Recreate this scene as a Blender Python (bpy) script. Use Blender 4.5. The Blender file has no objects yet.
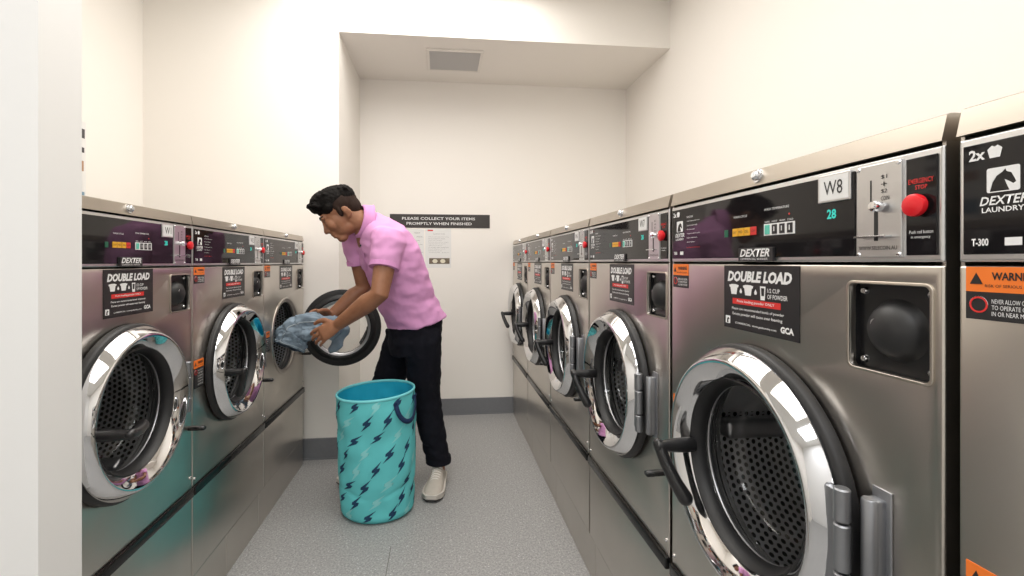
import bpy, bmesh, math, random
from mathutils import Vector, Matrix, noise

random.seed(7)
SC = bpy.context.scene
C = SC.collection
PI = math.pi

# ------------------------------------------------------------------ camera
F_PX, H = 470.0, 1.19
YAW = math.radians(6.1)
SN, CS = math.sin(YAW), math.cos(YAW)
cd = bpy.data.cameras.new('camera')
cam = bpy.data.objects.new('camera', cd)
C.objects.link(cam)
cam.location = (0, 0, H)
cam.rotation_euler = (PI / 2, 0, -YAW)
cd.sensor_width = 36
cd.lens = F_PX / 1024 * 36
cd.shift_x = 20.3 / 1024
cd.shift_y = -26 / 1024
cd.clip_start = 0.02
SC.camera = cam


def P(px, py, y):
    """a sight of the photo at a given distance down the aisle -> a place in the room"""
    k = px - 441.5
    x = k * y / (F_PX / CS ** 2 - SN / CS * k)
    t = x * SN + y * CS
    return Vector((x, y, H - (py - 262) * t / F_PX))


# ------------------------------------------------------------------ materials
def new_mat(name):
    m = bpy.data.materials.new(name)
    m.use_nodes = True
    nt = m.node_tree
    return m, nt, nt.nodes['Principled BSDF']


def lin(c):
    return tuple(((v / 12.92) if v <= .04045 else ((v + .055) / 1.055) ** 2.4) for v in c) + (1,)


def rgb(r, g, b):
    return lin((r / 255, g / 255, b / 255))


def plain(name, col, rough=.5, metal=0, spec=.5, bump=0, bscale=200, vary=0, vscale=8, coat=0):
    m, nt, b = new_mat(name)
    b.inputs['Base Color'].default_value = col
    b.inputs['Roughness'].default_value = rough
    b.inputs['Metallic'].default_value = metal
    b.inputs['Specular IOR Level'].default_value = spec
    b.inputs['Coat Weight'].default_value = coat
    if bump or vary:
        tc = nt.nodes.new('ShaderNodeTexCoord')
    if bump:
        n = nt.nodes.new('ShaderNodeTexNoise')
        n.inputs['Scale'].default_value = bscale
        n.inputs['Detail'].default_value = 3
        nt.links.new(tc.outputs['Object'], n.inputs['Vector'])
        bp = nt.nodes.new('ShaderNodeBump')
        bp.inputs['Strength'].default_value = bump
        bp.inputs['Distance'].default_value = .002
        nt.links.new(n.outputs['Fac'], bp.inputs['Height'])
        nt.links.new(bp.outputs['Normal'], b.inputs['Normal'])
    if vary:
        n2 = nt.nodes.new('ShaderNodeTexNoise')
        n2.inputs['Scale'].default_value = vscale
        n2.inputs['Detail'].default_value = 4
        nt.links.new(tc.outputs['Object'], n2.inputs['Vector'])
        mx = nt.nodes.new('ShaderNodeMix')
        mx.data_type = 'RGBA'
        mx.inputs['A'].default_value = tuple(c * (1 - vary) for c in col[:3]) + (1,)
        mx.inputs['B'].default_value = tuple(min(1, c * (1 + vary)) for c in col[:3]) + (1,)
        nt.links.new(n2.outputs['Fac'], mx.inputs['Factor'])
        nt.links.new(mx.outputs['Result'], b.inputs['Base Color'])
    return m


def brushed(name, col, rough, stretch, amount=.006, bump=.0):
    m, nt, b = new_mat(name)
    b.inputs['Metallic'].default_value = 1
    b.inputs['Base Color'].default_value = col
    tc = nt.nodes.new('ShaderNodeTexCoord')
    mp = nt.nodes.new('ShaderNodeMapping')
    mp.inputs['Scale'].default_value = stretch
    n = nt.nodes.new('ShaderNodeTexNoise')
    n.inputs['Scale'].default_value = 1
    n.inputs['Detail'].default_value = 4
    nt.links.new(tc.outputs['Object'], mp.inputs['Vector'])
    nt.links.new(mp.outputs['Vector'], n.inputs['Vector'])
    mr = nt.nodes.new('ShaderNodeMapRange')
    mr.inputs['To Min'].default_value = rough - amount
    mr.inputs['To Max'].default_value = rough + amount
    nt.links.new(n.outputs['Fac'], mr.inputs['Value'])
    nt.links.new(mr.outputs['Result'], b.inputs['Roughness'])
    n2 = nt.nodes.new('ShaderNodeTexNoise')
    n2.inputs['Scale'].default_value = 3.5
    n2.inputs['Detail'].default_value = 3
    nt.links.new(tc.outputs['Object'], n2.inputs['Vector'])
    mx = nt.nodes.new('ShaderNodeMix')
    mx.data_type = 'RGBA'
    mx.inputs['A'].default_value = tuple(c * .86 for c in col[:3]) + (1,)
    mx.inputs['B'].default_value = tuple(min(1, c * 1.12) for c in col[:3]) + (1,)
    nt.links.new(n2.outputs['Fac'], mx.inputs['Factor'])
    nt.links.new(mx.outputs['Result'], b.inputs['Base Color'])
    return m


def glass_mat(name, tint=.93):
    m, nt, b = new_mat(name)
    nt.nodes.remove(b)
    out = nt.nodes['Material Output']
    tr = nt.nodes.new('ShaderNodeBsdfTransparent')
    tr.inputs['Color'].default_value = (tint, tint, tint, 1)
    gl = nt.nodes.new('ShaderNodeBsdfGlossy')
    gl.inputs['Roughness'].default_value = .02
    lw = nt.nodes.new('ShaderNodeLayerWeight')
    lw.inputs['Blend'].default_value = .5
    pw = nt.nodes.new('ShaderNodeMath')
    pw.operation = 'POWER'
    pw.inputs[1].default_value = 4
    nt.links.new(lw.outputs['Facing'], pw.inputs[0])
    ma = nt.nodes.new('ShaderNodeMath')
    ma.operation = 'MULTIPLY_ADD'
    ma.inputs[1].default_value = .45
    ma.inputs[2].default_value = .035
    nt.links.new(pw.outputs[0], ma.inputs[0])
    mx = nt.nodes.new('ShaderNodeMixShader')
    nt.links.new(ma.outputs[0], mx.inputs['Fac'])
    nt.links.new(tr.outputs['BSDF'], mx.inputs[1])
    nt.links.new(gl.outputs['BSDF'], mx.inputs[2])
    nt.links.new(mx.outputs['Shader'], out.inputs['Surface'])
    return m


def perforated(name):
    """steel drum: staggered round holes laid on angle and depth, with plain bands between"""
    m, nt, b = new_mat(name)
    b.inputs['Metallic'].default_value = 1
    b.inputs['Roughness'].default_value = .42
    tc = nt.nodes.new('ShaderNodeTexCoord')
    sp = nt.nodes.new('ShaderNodeSeparateXYZ')
    nt.links.new(tc.outputs['Object'], sp.inputs['Vector'])

    def M(op, a, bb=None, c=None):
        n = nt.nodes.new('ShaderNodeMath')
        n.operation = op
        for i, v in enumerate((a, bb, c)):
            if v is None:
                continue
            if isinstance(v, (int, float)):
                n.inputs[i].default_value = v
            else:
                nt.links.new(v, n.inputs[i])
        return n.outputs[0]
    ang = M('ARCTAN2', sp.outputs['Z'], sp.outputs['X'])
    s = M('MULTIPLY', ang, 15.5 / 1.0)            # holes along the circumference
    d = M('DIVIDE', sp.outputs['Y'], .0145)       # holes along the depth
    row = M('FLOOR', d)
    odd = M('MULTIPLY', M('MODULO', row, 2.0), .5)
    fu = M('SUBTRACT', M('FRACT', M('ADD', s, odd)), .5)
    fv = M('SUBTRACT', M('FRACT', d), .5)
    r2 = M('ADD', M('MULTIPLY', fu, fu), M('MULTIPLY', fv, fv))
    hole = M('LESS_THAN', r2, .105)
    # plain lifter bands: three per turn
    band = M('GREATER_THAN', M('ABSOLUTE', M('SUBTRACT', M('FRACT', M('ADD', M('MULTIPLY', ang, 3 / (2 * PI)), .12)), .5)), .09)
    hole = M('MULTIPLY', hole, band)
    deep = M('GREATER_THAN', sp.outputs['Y'], .03)
    hole = M('MULTIPLY', hole, deep)
    # the flat back: the same staggered holes laid across it
    dz = M('DIVIDE', sp.outputs['Z'], .0148)
    o2 = M('MULTIPLY', M('MODULO', M('ADD', M('FLOOR', dz), 100.0), 2.0), .5)
    gx = M('SUBTRACT', M('FRACT', M('ADD', M('DIVIDE', sp.outputs['X'], .0168), o2)), .5)
    gz = M('SUBTRACT', M('FRACT', dz), .5)
    h2 = M('LESS_THAN', M('ADD', M('MULTIPLY', gx, gx), M('MULTIPLY', gz, gz)), .11)
    isb = M('GREATER_THAN', sp.outputs['Y'], .401)
    hole = M('ADD', M('MULTIPLY', hole, M('SUBTRACT', 1.0, isb)), M('MULTIPLY', h2, isb))
    mx = nt.nodes.new('ShaderNodeMix')
    mx.data_type = 'RGBA'
    mx.inputs['A'].default_value = (.80, .81, .83, 1)
    mx.inputs['B'].default_value = (.012, .012, .012, 1)
    nt.links.new(hole, mx.inputs['Factor'])
    nt.links.new(mx.outputs['Result'], b.inputs['Base Color'])
    nt.links.new(M('MULTIPLY', M('SUBTRACT', 1.0, hole), .8), b.inputs['Metallic'])
    return m


def floor_mat():
    m, nt, b = new_mat('speckled_grey_vinyl')
    b.inputs['Roughness'].default_value = .42
    b.inputs['Specular IOR Level'].default_value = .35
    tc = nt.nodes.new('ShaderNodeTexCoord')
    n = nt.nodes.new('ShaderNodeTexNoise')
    n.inputs['Scale'].default_value = 120
    n.inputs['Detail'].default_value = 6
    n.inputs['Roughness'].default_value = .8
    nt.links.new(tc.outputs['Object'], n.inputs['Vector'])
    r = nt.nodes.new('ShaderNodeValToRGB')
    e = r.color_ramp.elements
    e[0].position, e[0].color = .30, rgb(112, 109, 108)
    e[1].position, e[1].color = .70, rgb(194, 189, 186)
    x = e.new(.5)
    x.color = rgb(154, 150, 148)
    nt.links.new(n.outputs['Fac'], r.inputs['Fac'])
    v = nt.nodes.new('ShaderNodeTexVoronoi')
    v.inputs['Scale'].default_value = 70
    nt.links.new(tc.outputs['Object'], v.inputs['Vector'])
    lt = nt.nodes.new('ShaderNodeMath')
    lt.operation = 'LESS_THAN'
    lt.inputs[1].default_value = .16
    nt.links.new(v.outputs['Distance'], lt.inputs[0])
    mu = nt.nodes.new('ShaderNodeMath')
    mu.operation = 'MULTIPLY'
    mu.inputs[1].default_value = .45
    nt.links.new(lt.outputs[0], mu.inputs[0])
    mx = nt.nodes.new('ShaderNodeMix')
    mx.data_type = 'RGBA'
    nt.links.new(mu.outputs[0], mx.inputs['Factor'])
    nt.links.new(r.outputs['Color'], mx.inputs['A'])
    nt.links.new(v.outputs['Color'], mx.inputs['B'])
    bw = nt.nodes.new('ShaderNodeHueSaturation')
    bw.inputs['Saturation'].default_value = .12
    nt.links.new(mx.outputs['Result'], bw.inputs['Color'])
    nt.links.new(bw.outputs['Color'], b.inputs['Base Color'])
    return m


M_WALL = plain('warm_white_paint', rgb(243, 239, 233), .55, bump=.03, bscale=90)
M_WALLF = plain('white_partition_paint', rgb(240, 240, 239), .5)
M_CEIL = plain('ceiling_paint', rgb(240, 238, 233), .7)
M_FLOOR = floor_mat()
M_SKIRT = plain('grey_vinyl_skirting', rgb(118, 120, 124), .5, bump=.05, bscale=300, vary=.08, vscale=60)
M_STEEL = brushed('brushed_stainless_steel', (.60, .565, .52, 1), .29, (4, 60, 700))
M_STEELH = brushed('cap_stainless_steel', (.52, .47, .41, 1), .36, (6, 60, 260))
M_CHROME = plain('polished_chrome', (.74, .745, .76, 1), .05, 1)
M_ALU = plain('satin_aluminium', (.66, .66, .66, 1), .33, 1)
M_HINGE = plain('cast_grey_metal', (.30, .31, .33, 1), .42, .9)
M_BLACKG = plain('gloss_black_panel', (.010, .009, .010, 1), .05, 0, .33)
M_BLACKP = plain('black_plastic', (.012, .012, .013, 1), .33)
M_RUBBER = plain('black_rubber', (.013, .013, .014, 1), .5)
M_DARK = plain('dark_cabinet_side', (.055, .053, .05, 1), .5, .5)
M_LABEL = plain('black_vinyl_label', (.018, .017, .018, 1), .4)
M_WHITE = plain('white_print', (.82, .82, .82, 1), .5)
M_GREYT = plain('grey_print', (.34, .34, .35, 1), .5)
M_RED = plain('red_button_plastic', rgb(222, 30, 40), .3)
M_REDP = plain('red_print', rgb(214, 48, 44), .5)
M_ORANGE = plain('orange_vinyl', rgb(240, 122, 40), .5)
M_YELLOW = plain('amber_key', rgb(232, 172, 40), .4)
M_GREEN = plain('green_key', rgb(20, 96, 70), .4)
M_PAPER = plain('white_paper', (.80, .80, .79, 1), .6)
M_GLASS = glass_mat('door_glass', .95)
M_DRUM = perforated('perforated_drum_steel')
M_DRUMLIP = plain('drum_lip_steel', (.6, .6, .62, 1), .38, 1)
m, nt, b = new_mat('lit_green_digits')
b.inputs['Base Color'].default_value = (.01, .1, .09, 1)
b.inputs['Emission Color'].default_value = (.05, .8, .65, 1)
b.inputs['Emission Strength'].default_value = .7
M_LED = m


# ------------------------------------------------------------------ mesh helpers
def mesh_from(bm, name, mats, smooth=False):
    bmesh.ops.recalc_face_normals(bm, faces=bm.faces[:])
    me = bpy.data.meshes.new(name)
    bm.to_mesh(me)
    bm.free()
    for mm in (mats if isinstance(mats, (list, tuple)) else [mats]):
        me.materials.append(mm)
    if smooth:
        me.polygons.foreach_set('use_smooth', [True] * len(me.polygons))
        if smooth != 'all':
            try:
                me.set_sharp_from_angle(angle=math.radians(smooth if smooth is not True else 40))
            except Exception:
                pass
    return me


def link(name, me, parent=None, loc=(0, 0, 0), rot=(0, 0, 0)):
    o = bpy.data.objects.new(name, me)
    C.objects.link(o)
    o.location = loc
    o.rotation_euler = rot
    if parent is not None:
        o.parent = parent
    return o


def obj(name, bm, mats, parent=None, smooth=False, loc=(0, 0, 0), rot=(0, 0, 0)):
    return link(name, mesh_from(bm, name, mats, smooth), parent, loc, rot)


def tag(o, label=None, cat=None, group=None, kind=None):
    if label:
        o['label'] = label
    if cat:
        o['category'] = cat
    if group:
        o['group'] = group
    if kind:
        o['kind'] = kind
    return o


def box(bm, x0, x1, y0, y1, z0, z1, bev=0, mi=0, seg=2):
    b2 = bmesh.new()
    vs = [b2.verts.new((x, y, z)) for x in (x0, x1) for y in (y0, y1) for z in (z0, z1)]
    for f in ((0, 1, 3, 2), (4, 6, 7, 5), (0, 4, 5, 1), (2, 3, 7, 6), (0, 2, 6, 4), (1, 5, 7, 3)):
        b2.faces.new([vs[i] for i in f])
    if bev:
        bmesh.ops.bevel(b2, geom=b2.edges[:], offset=bev, segments=seg, profile=.5, affect='EDGES')
    merge(bm, b2, mi)


def merge(bm, b2, mi=None, mat=None):
    mp = {}
    for v in b2.verts:
        mp[v] = bm.verts.new((mat @ v.co) if mat else v.co)
    for f in b2.faces:
        try:
            nf = bm.faces.new([mp[v] for v in f.verts])
            nf.material_index = f.material_index if mi is None else mi
            nf.smooth = f.smooth
        except ValueError:
            pass
    b2.free()


def lathe(bm, prof, n=48, axis='Y', c=(0, 0, 0), mi=0, closed=False):
    """prof: (radius, position along axis). axis Y: circle lies in XZ, position = y."""
    rings = []
    for r, w in prof:
        ring = []
        if r < 1e-6:
            p = (0, w, 0) if axis == 'Y' else ((0, 0, w) if axis == 'Z' else (w, 0, 0))
            ring = [bm.verts.new(Vector(c) + Vector(p))]
        else:
            for i in range(n):
                a = 2 * PI * i / n
                u, v = r * math.cos(a), r * math.sin(a)
                p = (u, w, v) if axis == 'Y' else ((u, v, w) if axis == 'Z' else (w, u, v))
                ring.append(bm.verts.new(Vector(c) + Vector(p)))
        rings.append(ring)
    pairs = list(zip(rings[:-1], rings[1:]))
    if closed:
        pairs.append((rings[-1], rings[0]))
    for a, b_ in pairs:
        if len(a) == 1 and len(b_) == 1:
            continue
        for i in range(n):
            j = (i + 1) % n
            if len(a) == 1:
                f = [a[0], b_[i], b_[j]]
            elif len(b_) == 1:
                f = [a[i], b_[0], a[j]]
            else:
                f = [a[i], b_[i], b_[j], a[j]]
            bm.faces.new(f).material_index = mi


def frame_of(t, up=Vector((0, 0, 1))):
    t = t.normalized()
    if abs(t.dot(up)) > .95:
        up = Vector((0, 1, 0))
    a = t.cross(up).normalized()
    return a, a.cross(t).normalized()


def tube(bm, pts, rad, n=12, mi=0, round_ends=True, flat=1.0, ref=None):
    """tapered closed tube through points, rounded at both ends"""
    pts = [Vector(p) for p in pts]
    rad = [rad] * len(pts) if isinstance(rad, (int, float)) else list(rad)
    P2, R2 = list(pts), list(rad)
    if round_ends:
        d0 = (pts[0] - pts[1]).normalized()
        d1 = (pts[-1] - pts[-2]).normalized()
        pre = [(pts[0] + d0 * rad[0] * math.sin(a), rad[0] * math.cos(a)) for a in (1.35, 1.0, .5)]
        post = [(pts[-1] + d1 * rad[-1] * math.sin(a), rad[-1] * math.cos(a)) for a in (.5, 1.0, 1.35)]
        P2 = [p for p, _ in pre] + P2 + [p for p, _ in post]
        R2 = [r for _, r in pre] + R2 + [r for _, r in post]
    rings = []
    a_prev = None
    for i, p in enumerate(P2):
        t = (P2[min(i + 1, len(P2) - 1)] - P2[max(i - 1, 0)])
        if a_prev is None:
            a, b_ = frame_of(t, ref or Vector((0, 0, 1)))
        else:
            tt = t.normalized()
            a = (a_prev - tt * a_prev.dot(tt)).normalized()
            b_ = a.cross(tt).normalized()
        a_prev = a
        rings.append([bm.verts.new(p + a * (math.cos(2 * PI * k / n) * R2[i]) + b_ * (math.sin(2 * PI * k / n) * R2[i] * flat)) for k in range(n)])
    skin_rings(bm, rings, True, mi)


def skin_rings(bm, rings, caps=True, mi=0):
    n = len(rings[0])
    for r0, r1 in zip(rings[:-1], rings[1:]):
        for i in range(n):
            j = (i + 1) % n
            bm.faces.new([r0[i], r0[j], r1[j], r1[i]]).material_index = mi
    if caps:
        for r in (rings[0], rings[-1]):
            c = bm.verts.new(sum((v.co for v in r), Vector()) / n)
            for i in range(n):
                bm.faces.new([r[i], r[(i + 1) % n], c]).material_index = mi


def loft(bm, secs, n=28, caps=True, mi=0, power=2.0):
    """secs: (centre, axis vector 1, axis vector 2)"""
    rings = []
    for c, a, b_ in secs:
        ring = []
        for k in range(n):
            th = 2 * PI * k / n
            ct, st = math.cos(th), math.sin(th)
            e = 2 / power
            ct = math.copysign(abs(ct) ** e, ct)
            st = math.copysign(abs(st) ** e, st)
            ring.append(bm.verts.new(Vector(c) + Vector(a) * ct + Vector(b_) * st))
        rings.append(ring)
    skin_rings(bm, rings, caps, mi)


def ellipsoid(bm, c, ax, n=16, m_=10):
    """ax: three axis vectors"""
    c = Vector(c)
    a, b_, d = [Vector(v) for v in ax]
    rings = []
    for i in range(1, m_):
        ph = PI * i / m_
        rings.append([bm.verts.new(c + d * math.cos(ph) + (a * math.cos(2 * PI * k / n) + b_ * math.sin(2 * PI * k / n)) * math.sin(ph)) for k in range(n)])
    skin_rings(bm, rings, False)
    for r, s in ((rings[0], 1), (rings[-1], -1)):
        t = bm.verts.new(c + d * s)
        for k in range(n):
            bm.faces.new([r[k], r[(k + 1) % n], t])


def remeshed(bm, name, mats, voxel, smooth_it=4, fac=.5, parent=None, disp=None):
    me = mesh_from(bm, name + '_raw', [])
    o = bpy.data.objects.new('tmp', me)
    C.objects.link(o)
    md = o.modifiers.new('r', 'REMESH')
    md.mode = 'VOXEL'
    md.voxel_size = voxel
    md.use_smooth_shade = True
    if smooth_it:
        s = o.modifiers.new('s', 'SMOOTH')
        s.iterations = smooth_it
        s.factor = fac
    dg = bpy.context.evaluated_depsgraph_get()
    dg.update()
    m2 = bpy.data.meshes.new_from_object(o.evaluated_get(dg))
    bpy.data.objects.remove(o)
    bpy.data.meshes.remove(me)
    m2.name = name
    m2.materials.clear()
    for mm in (mats if isinstance(mats, (list, tuple)) else [mats]):
        m2.materials.append(mm)
    if disp:
        co = [(v.co.copy(), v.normal.copy()) for v in m2.vertices]
        for v, (c_, n_) in zip(m2.vertices, co):
            v.co = c_ + n_ * disp(c_)
    m2.polygons.foreach_set('use_smooth', [True] * len(m2.polygons))
    return link(name, m2, parent)


def curve_fill(shapes, thick, bevel=0, res=1):
    """outlines (first = outer, rest = holes) in XZ -> bmesh plate, front at y=0 going back to y=thick"""
    cu = bpy.data.curves.new('c', 'CURVE')
    cu.dimensions = '2D'
    cu.fill_mode = 'BOTH'
    cu.extrude = max(thick / 2 - bevel, .00005)
    cu.bevel_depth = bevel
    cu.bevel_resolution = res
    cu.offset = -bevel
    for sh in shapes:
        s = cu.splines.new('POLY')
        s.points.add(len(sh) - 1)
        for p, (x, z) in zip(s.points, sh):
            p.co = (x, z, 0, 1)
        s.use_cyclic_u = True
    o = bpy.data.objects.new('c', cu)
    C.objects.link(o)
    dg = bpy.context.evaluated_depsgraph_get()
    dg.update()
    me = bpy.data.meshes.new_from_object(o.evaluated_get(dg))
    bpy.data.objects.remove(o)
    bpy.data.curves.remove(cu)
    bm = bmesh.new()
    bm.from_mesh(me)
    bpy.data.meshes.remove(me)
    bmesh.ops.remove_doubles(bm, verts=bm.verts[:], dist=1e-6)
    for v in bm.verts:
        x, y, z = v.co
        v.co = (x, thick / 2 - z, y)
    return bm


def rrect(x0, x1, z0, z1, r, n=5):
    pts = []
    for cx, cz, a0 in ((x1 - r, z1 - r, 0), (x0 + r, z1 - r, PI / 2), (x0 + r, z0 + r, PI), (x1 - r, z0 + r, 1.5 * PI)):
        for i in range(n + 1):
            a = a0 + PI / 2 * i / n
            pts.append((cx + r * math.cos(a), cz + r * math.sin(a)))
    return pts


def circ(cx, cz, r, n=64):
    return [(cx + r * math.cos(2 * PI * i / n), cz + r * math.sin(2 * PI * i / n)) for i in range(n)]


def text(bm, body, x0, x1, z0, z1, y=0., mi=0, bold=0., shear=0., thick=.0004, align='L'):
    """printed words filling a rectangle of a face that looks towards -y"""
    cu = bpy.data.curves.new('t', 'FONT')
    cu.body = body
    cu.size = 1
    cu.offset = bold
    cu.shear = shear
    cu.resolution_u = 2
    cu.fill_mode = 'BOTH'
    o = bpy.data.objects.new('t', cu)
    C.objects.link(o)
    dg = bpy.context.evaluated_depsgraph_get()
    dg.update()
    me = bpy.data.meshes.new_from_object(o.evaluated_get(dg))
    bpy.data.objects.remove(o)
    bpy.data.curves.remove(cu)
    b2 = bmesh.new()
    b2.from_mesh(me)
    bpy.data.meshes.remove(me)
    xs = [v.co.x for v in b2.verts]
    ys = [v.co.y for v in b2.verts]
    ax, bx, ay, by = min(xs), max(xs), min(ys), max(ys)
    for v in b2.verts:
        v.co = (x0 + (v.co.x - ax) / (bx - ax) * (x1 - x0), y - thick, z0 + (v.co.y - ay) / (by - ay) * (z1 - z0))
    merge(bm, b2, mi)


def plate(bm, x0, x1, z0, z1, y, thick=.0008, mi=0, bev=0):
    """thin sheet on a face looking towards -y; its back on y"""
    box(bm, x0, x1, y - thick, y, z0, z1, bev, mi)


def poly(bm, pts, y, mi=0):
    f = bm.faces.new([bm.verts.new((x, y, z)) for x, z in pts])
    f.material_index = mi


def copy_tree(o, parent=None):
    c = o.copy()
    C.objects.link(c)
    if parent is not None:
        c.parent = parent
    for ch in list(o.children):
        copy_tree(ch, c)
    return c


# ------------------------------------------------------------------ the room
XR, XL = 1.49, -1.73
YB, YF = 3.68, -1.7
ZC = 2.9


def struct(name, bm, mat, label=None):
    o = obj(name, bm, mat)
    tag(o, label, None, None, 'structure')
    return o


def sbox(name, dims, mat, label=None):
    bm = bmesh.new()
    box(bm, *dims)
    return struct(name, bm, mat, label)


sbox('floor', (XL - .1, XR + .1, YF - .1, YB + .1, -.1, 0), M_FLOOR, 'grey speckled vinyl floor of the laundry aisle')
sbox('ceiling', (XL - .1, XR + .1, YF - .1, YB + .1, ZC, ZC + .1), M_CEIL, 'white ceiling of the laundry')
sbox('wall_right', (XR, XR + .1, YF, YB, 0, ZC), M_WALL, 'warm white wall behind the right row of washers')
sbox('wall_left', (XL - .1, XL, YF, YB, 0, ZC), M_WALL, 'warm white wall behind the left row of washers')
sbox('wall_back', (XL - .1, XR + .1, YB, YB + .1, 0, ZC), M_WALL, 'warm white end wall with the black sign')
sbox('wall_front', (XL - .1, XR + .1, YF - .1, YF, 0, ZC), M_WALLF, 'white wall behind the viewpoint')
sbox('wall_corner', (XL, -.62, 2.94, YB, 0, ZC), M_WALL, 'warm white boxed-out wall at the end of the left row')
sbox('ceiling_bulkhead', (-.62, XR, 2.94, YB, 2.59, ZC), M_WALL, 'dropped bulkhead with the square air vent')
sbox('wall_partition', (XL, -.70, .90, 1.0, 0, ZC), M_WALLF, 'white partition end at the left edge')
bm = bmesh.new()
for x0, x1, y0, y1 in ((-.62, XR, YB - .012, YB), (XL, -.608, 2.928, 2.94), (-.62, -.608, 2.94, YB)):
    box(bm, x0, x1, y0, y1, 0, .125)
    # coved foot
    if x1 - x0 > .1:
        box(bm, x0, x1, y0 - .006, y1, 0, .008)
    else:
        box(bm, x0, x1 + .006, y0, y1, 0, .008)
struct('baseboard_back', bm, M_SKIRT, 'grey vinyl skirting along the end wall')
bm = bmesh.new()
box(bm, -.212, -.2085, .2, 2.0, 0.0, .0006)
struct('trim_1', bm, plain('floor_seam', rgb(112, 110, 108), .6), 'welded seam in the vinyl floor')

# air vent in the bulkhead
vx0, vx1, vy0, vy1, vz = -.10, .28, 3.10, 3.44, 2.59
vent = bpy.data.objects.new('air_vent', None)
C.objects.link(vent)
vent.location = ((vx0 + vx1) / 2, (vy0 + vy1) / 2, vz)
tag(vent, 'square grey air vent with a white frame in the dropped ceiling', 'air vent')
hw, hd = (vx1 - vx0) / 2, (vy1 - vy0) / 2
bm = bmesh.new()
for a, b_, c_, d in ((-hw, hw, -hd, -hd + .02), (-hw, hw, hd - .02, hd), (-hw, -hw + .02, -hd + .02, hd - .02), (hw - .02, hw, -hd + .02, hd - .02)):
    box(bm, a, b_, c_, d, -.012, 0, .002)
obj('vent_frame', bm, plain('vent_white', rgb(236, 232, 226), .5), vent)
bm = bmesh.new()
box(bm, -hw + .018, hw - .018, -hd + .018, hd - .018, -.003, 0)
for i in range(22):
    y = -hd + .026 + i * (2 * hd - .052) / 21
    box(bm, -hw + .02, hw - .02, y - .004, y + .004, -.009, -.003)
obj('vent_grille', bm, plain('vent_grey', rgb(206, 205, 204), .6), vent)

# sign and notices on the end wall
s = bpy.data.objects.new('wall_sign', None)
C.objects.link(s)
s.location = (0, YB, 0)
tag(s, 'long black sign with white capitals on the end wall', 'sign')
bm = bmesh.new()
plate(bm, -.395, .378, 1.455, 1.56, 0, .004, 0, .001)
obj('sign_board', bm, plain('charcoal_sign', rgb(52, 48, 46), .45), s)
bm = bmesh.new()
text(bm, 'PLEASE COLLECT YOUR ITEMS', -.302, .262, 1.5165, 1.5375, -.0042, 0, .012)
text(bm, 'PROMPTLY WHEN FINISHED', -.268, .236, 1.4775, 1.4985, -.0042, 0, .012)
obj('lettering', bm, M_WHITE, s)


def notice(name, x0, x1, z0, z1, label, rows):
    n = bpy.data.objects.new(name, None)
    C.objects.link(n)
    n.location = (0, YB, 0)
    tag(n, label, 'notice', None)
    b1 = bmesh.new()
    plate(b1, x0, x1, z0, z1, 0, .001)
    obj('sheet', b1, M_PAPER, n)
    rows(n, x0, x1, z0, z1)
    return n


def rows_a(n, x0, x1, z0, z1):
    b1 = bmesh.new()
    plate(b1, x0 + .018, x0 + .06, z1 - .018, z1 - .008, -.001, .0004)
    obj('red_heading', b1, M_REDP, n)
    b1 = bmesh.new()
    z = z1 - .04
    text(b1, 'CONDITIONS OF USE', x0 + .06, x1 - .05, z - .004, z + .004, -.0011)
    lines = ['Please check all pockets before washing', 'Do not overload the machines', 'Use only recommended powder', 'Remove your items promptly', 'when the cycle has finished',
             'Children must be supervised', 'Do not wash rubber backed items', 'Items are left at your own risk', 'Report any faults to the office', 'Thank you']
    for i, t in enumerate(lines):
        z = z1 - .064 - i * .0135
        text(b1, t, x0 + .025, x1 - (.02 + .05 * ((i * 7) % 3) / 2), z - .003, z + .004, -.0011)
    obj('lettering', b1, M_GREYT, n)
    b1 = bmesh.new()
    plate(b1, x0 + .03, x1 - .012, z0 + .03, z0 + .075, -.001, .0006, 0)
    obj('photo_strip', b1, plain('brown_photo', rgb(112, 100, 84), .5, vary=.5, vscale=40), n)
    b1 = bmesh.new()
    for cx in (x0 + .075, x0 + .135):
        poly(b1, [(cx + .02 * math.cos(a * PI / 8), z0 + .052 + .016 * math.sin(a * PI / 8)) for a in range(16)], -.0018)
    obj('pale_shape', b1, plain('pale_photo', rgb(226, 220, 200), .5), n)


def rows_b(n, x0, x1, z0, z1):
    for i, t in enumerate(('OPENING', 'HOURS', 'Monday', 'Tuesday', 'Friday', 'Weekend')):
        z = z1 - .03 - i * .03
        b1 = bmesh.new()
        text(b1, t, x1 - .075 + (i % 2) * .02, x1 - .03 + (i % 2) * .02, z - .004, z + .005, -.0011)
        obj('text_line', b1, M_GREYT, n)


notice('notice_sign', -.125, .075, 1.145, 1.448, 'white paper notice with red heading and photo strip under the sign', rows_a)
notice('notice_sign', -.34, -.135, 1.17, 1.445, "plain white paper notice half hidden behind the man's back", rows_b)

# poster seen edge-on beside the partition, on the left wall
po = bpy.data.objects.new('wall_poster', None)
C.objects.link(po)
po.location = (XL, 2.38, 0)
po.rotation_euler = (0, 0, PI / 2)
tag(po, 'white poster on the left wall seen as a sliver past the white partition', 'poster')
bm = bmesh.new()
plate(bm, -.21, .115, 1.44, 1.87, 0, .002)
obj('sheet', bm, M_PAPER, po)
bm = bmesh.new()
plate(bm, -.17, .107, 1.79, 1.835, -.002, .0005)
obj("heading_band", bm, plain("dark_heading", rgb(70, 66, 70), .5), po)
bm = bmesh.new()
plate(bm, -.15, .104, 1.72, 1.745, -.002, .0005)
obj('dark_band', bm, plain('dark_print', rgb(70, 66, 70), .5), po)
bm = bmesh.new()
plate(bm, -.17, .10, 1.63, 1.68, -.002, .0005)
obj('brown_band', bm, plain('brown_print', rgb(170, 130, 100), .5), po)
bm = bmesh.new()
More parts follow.
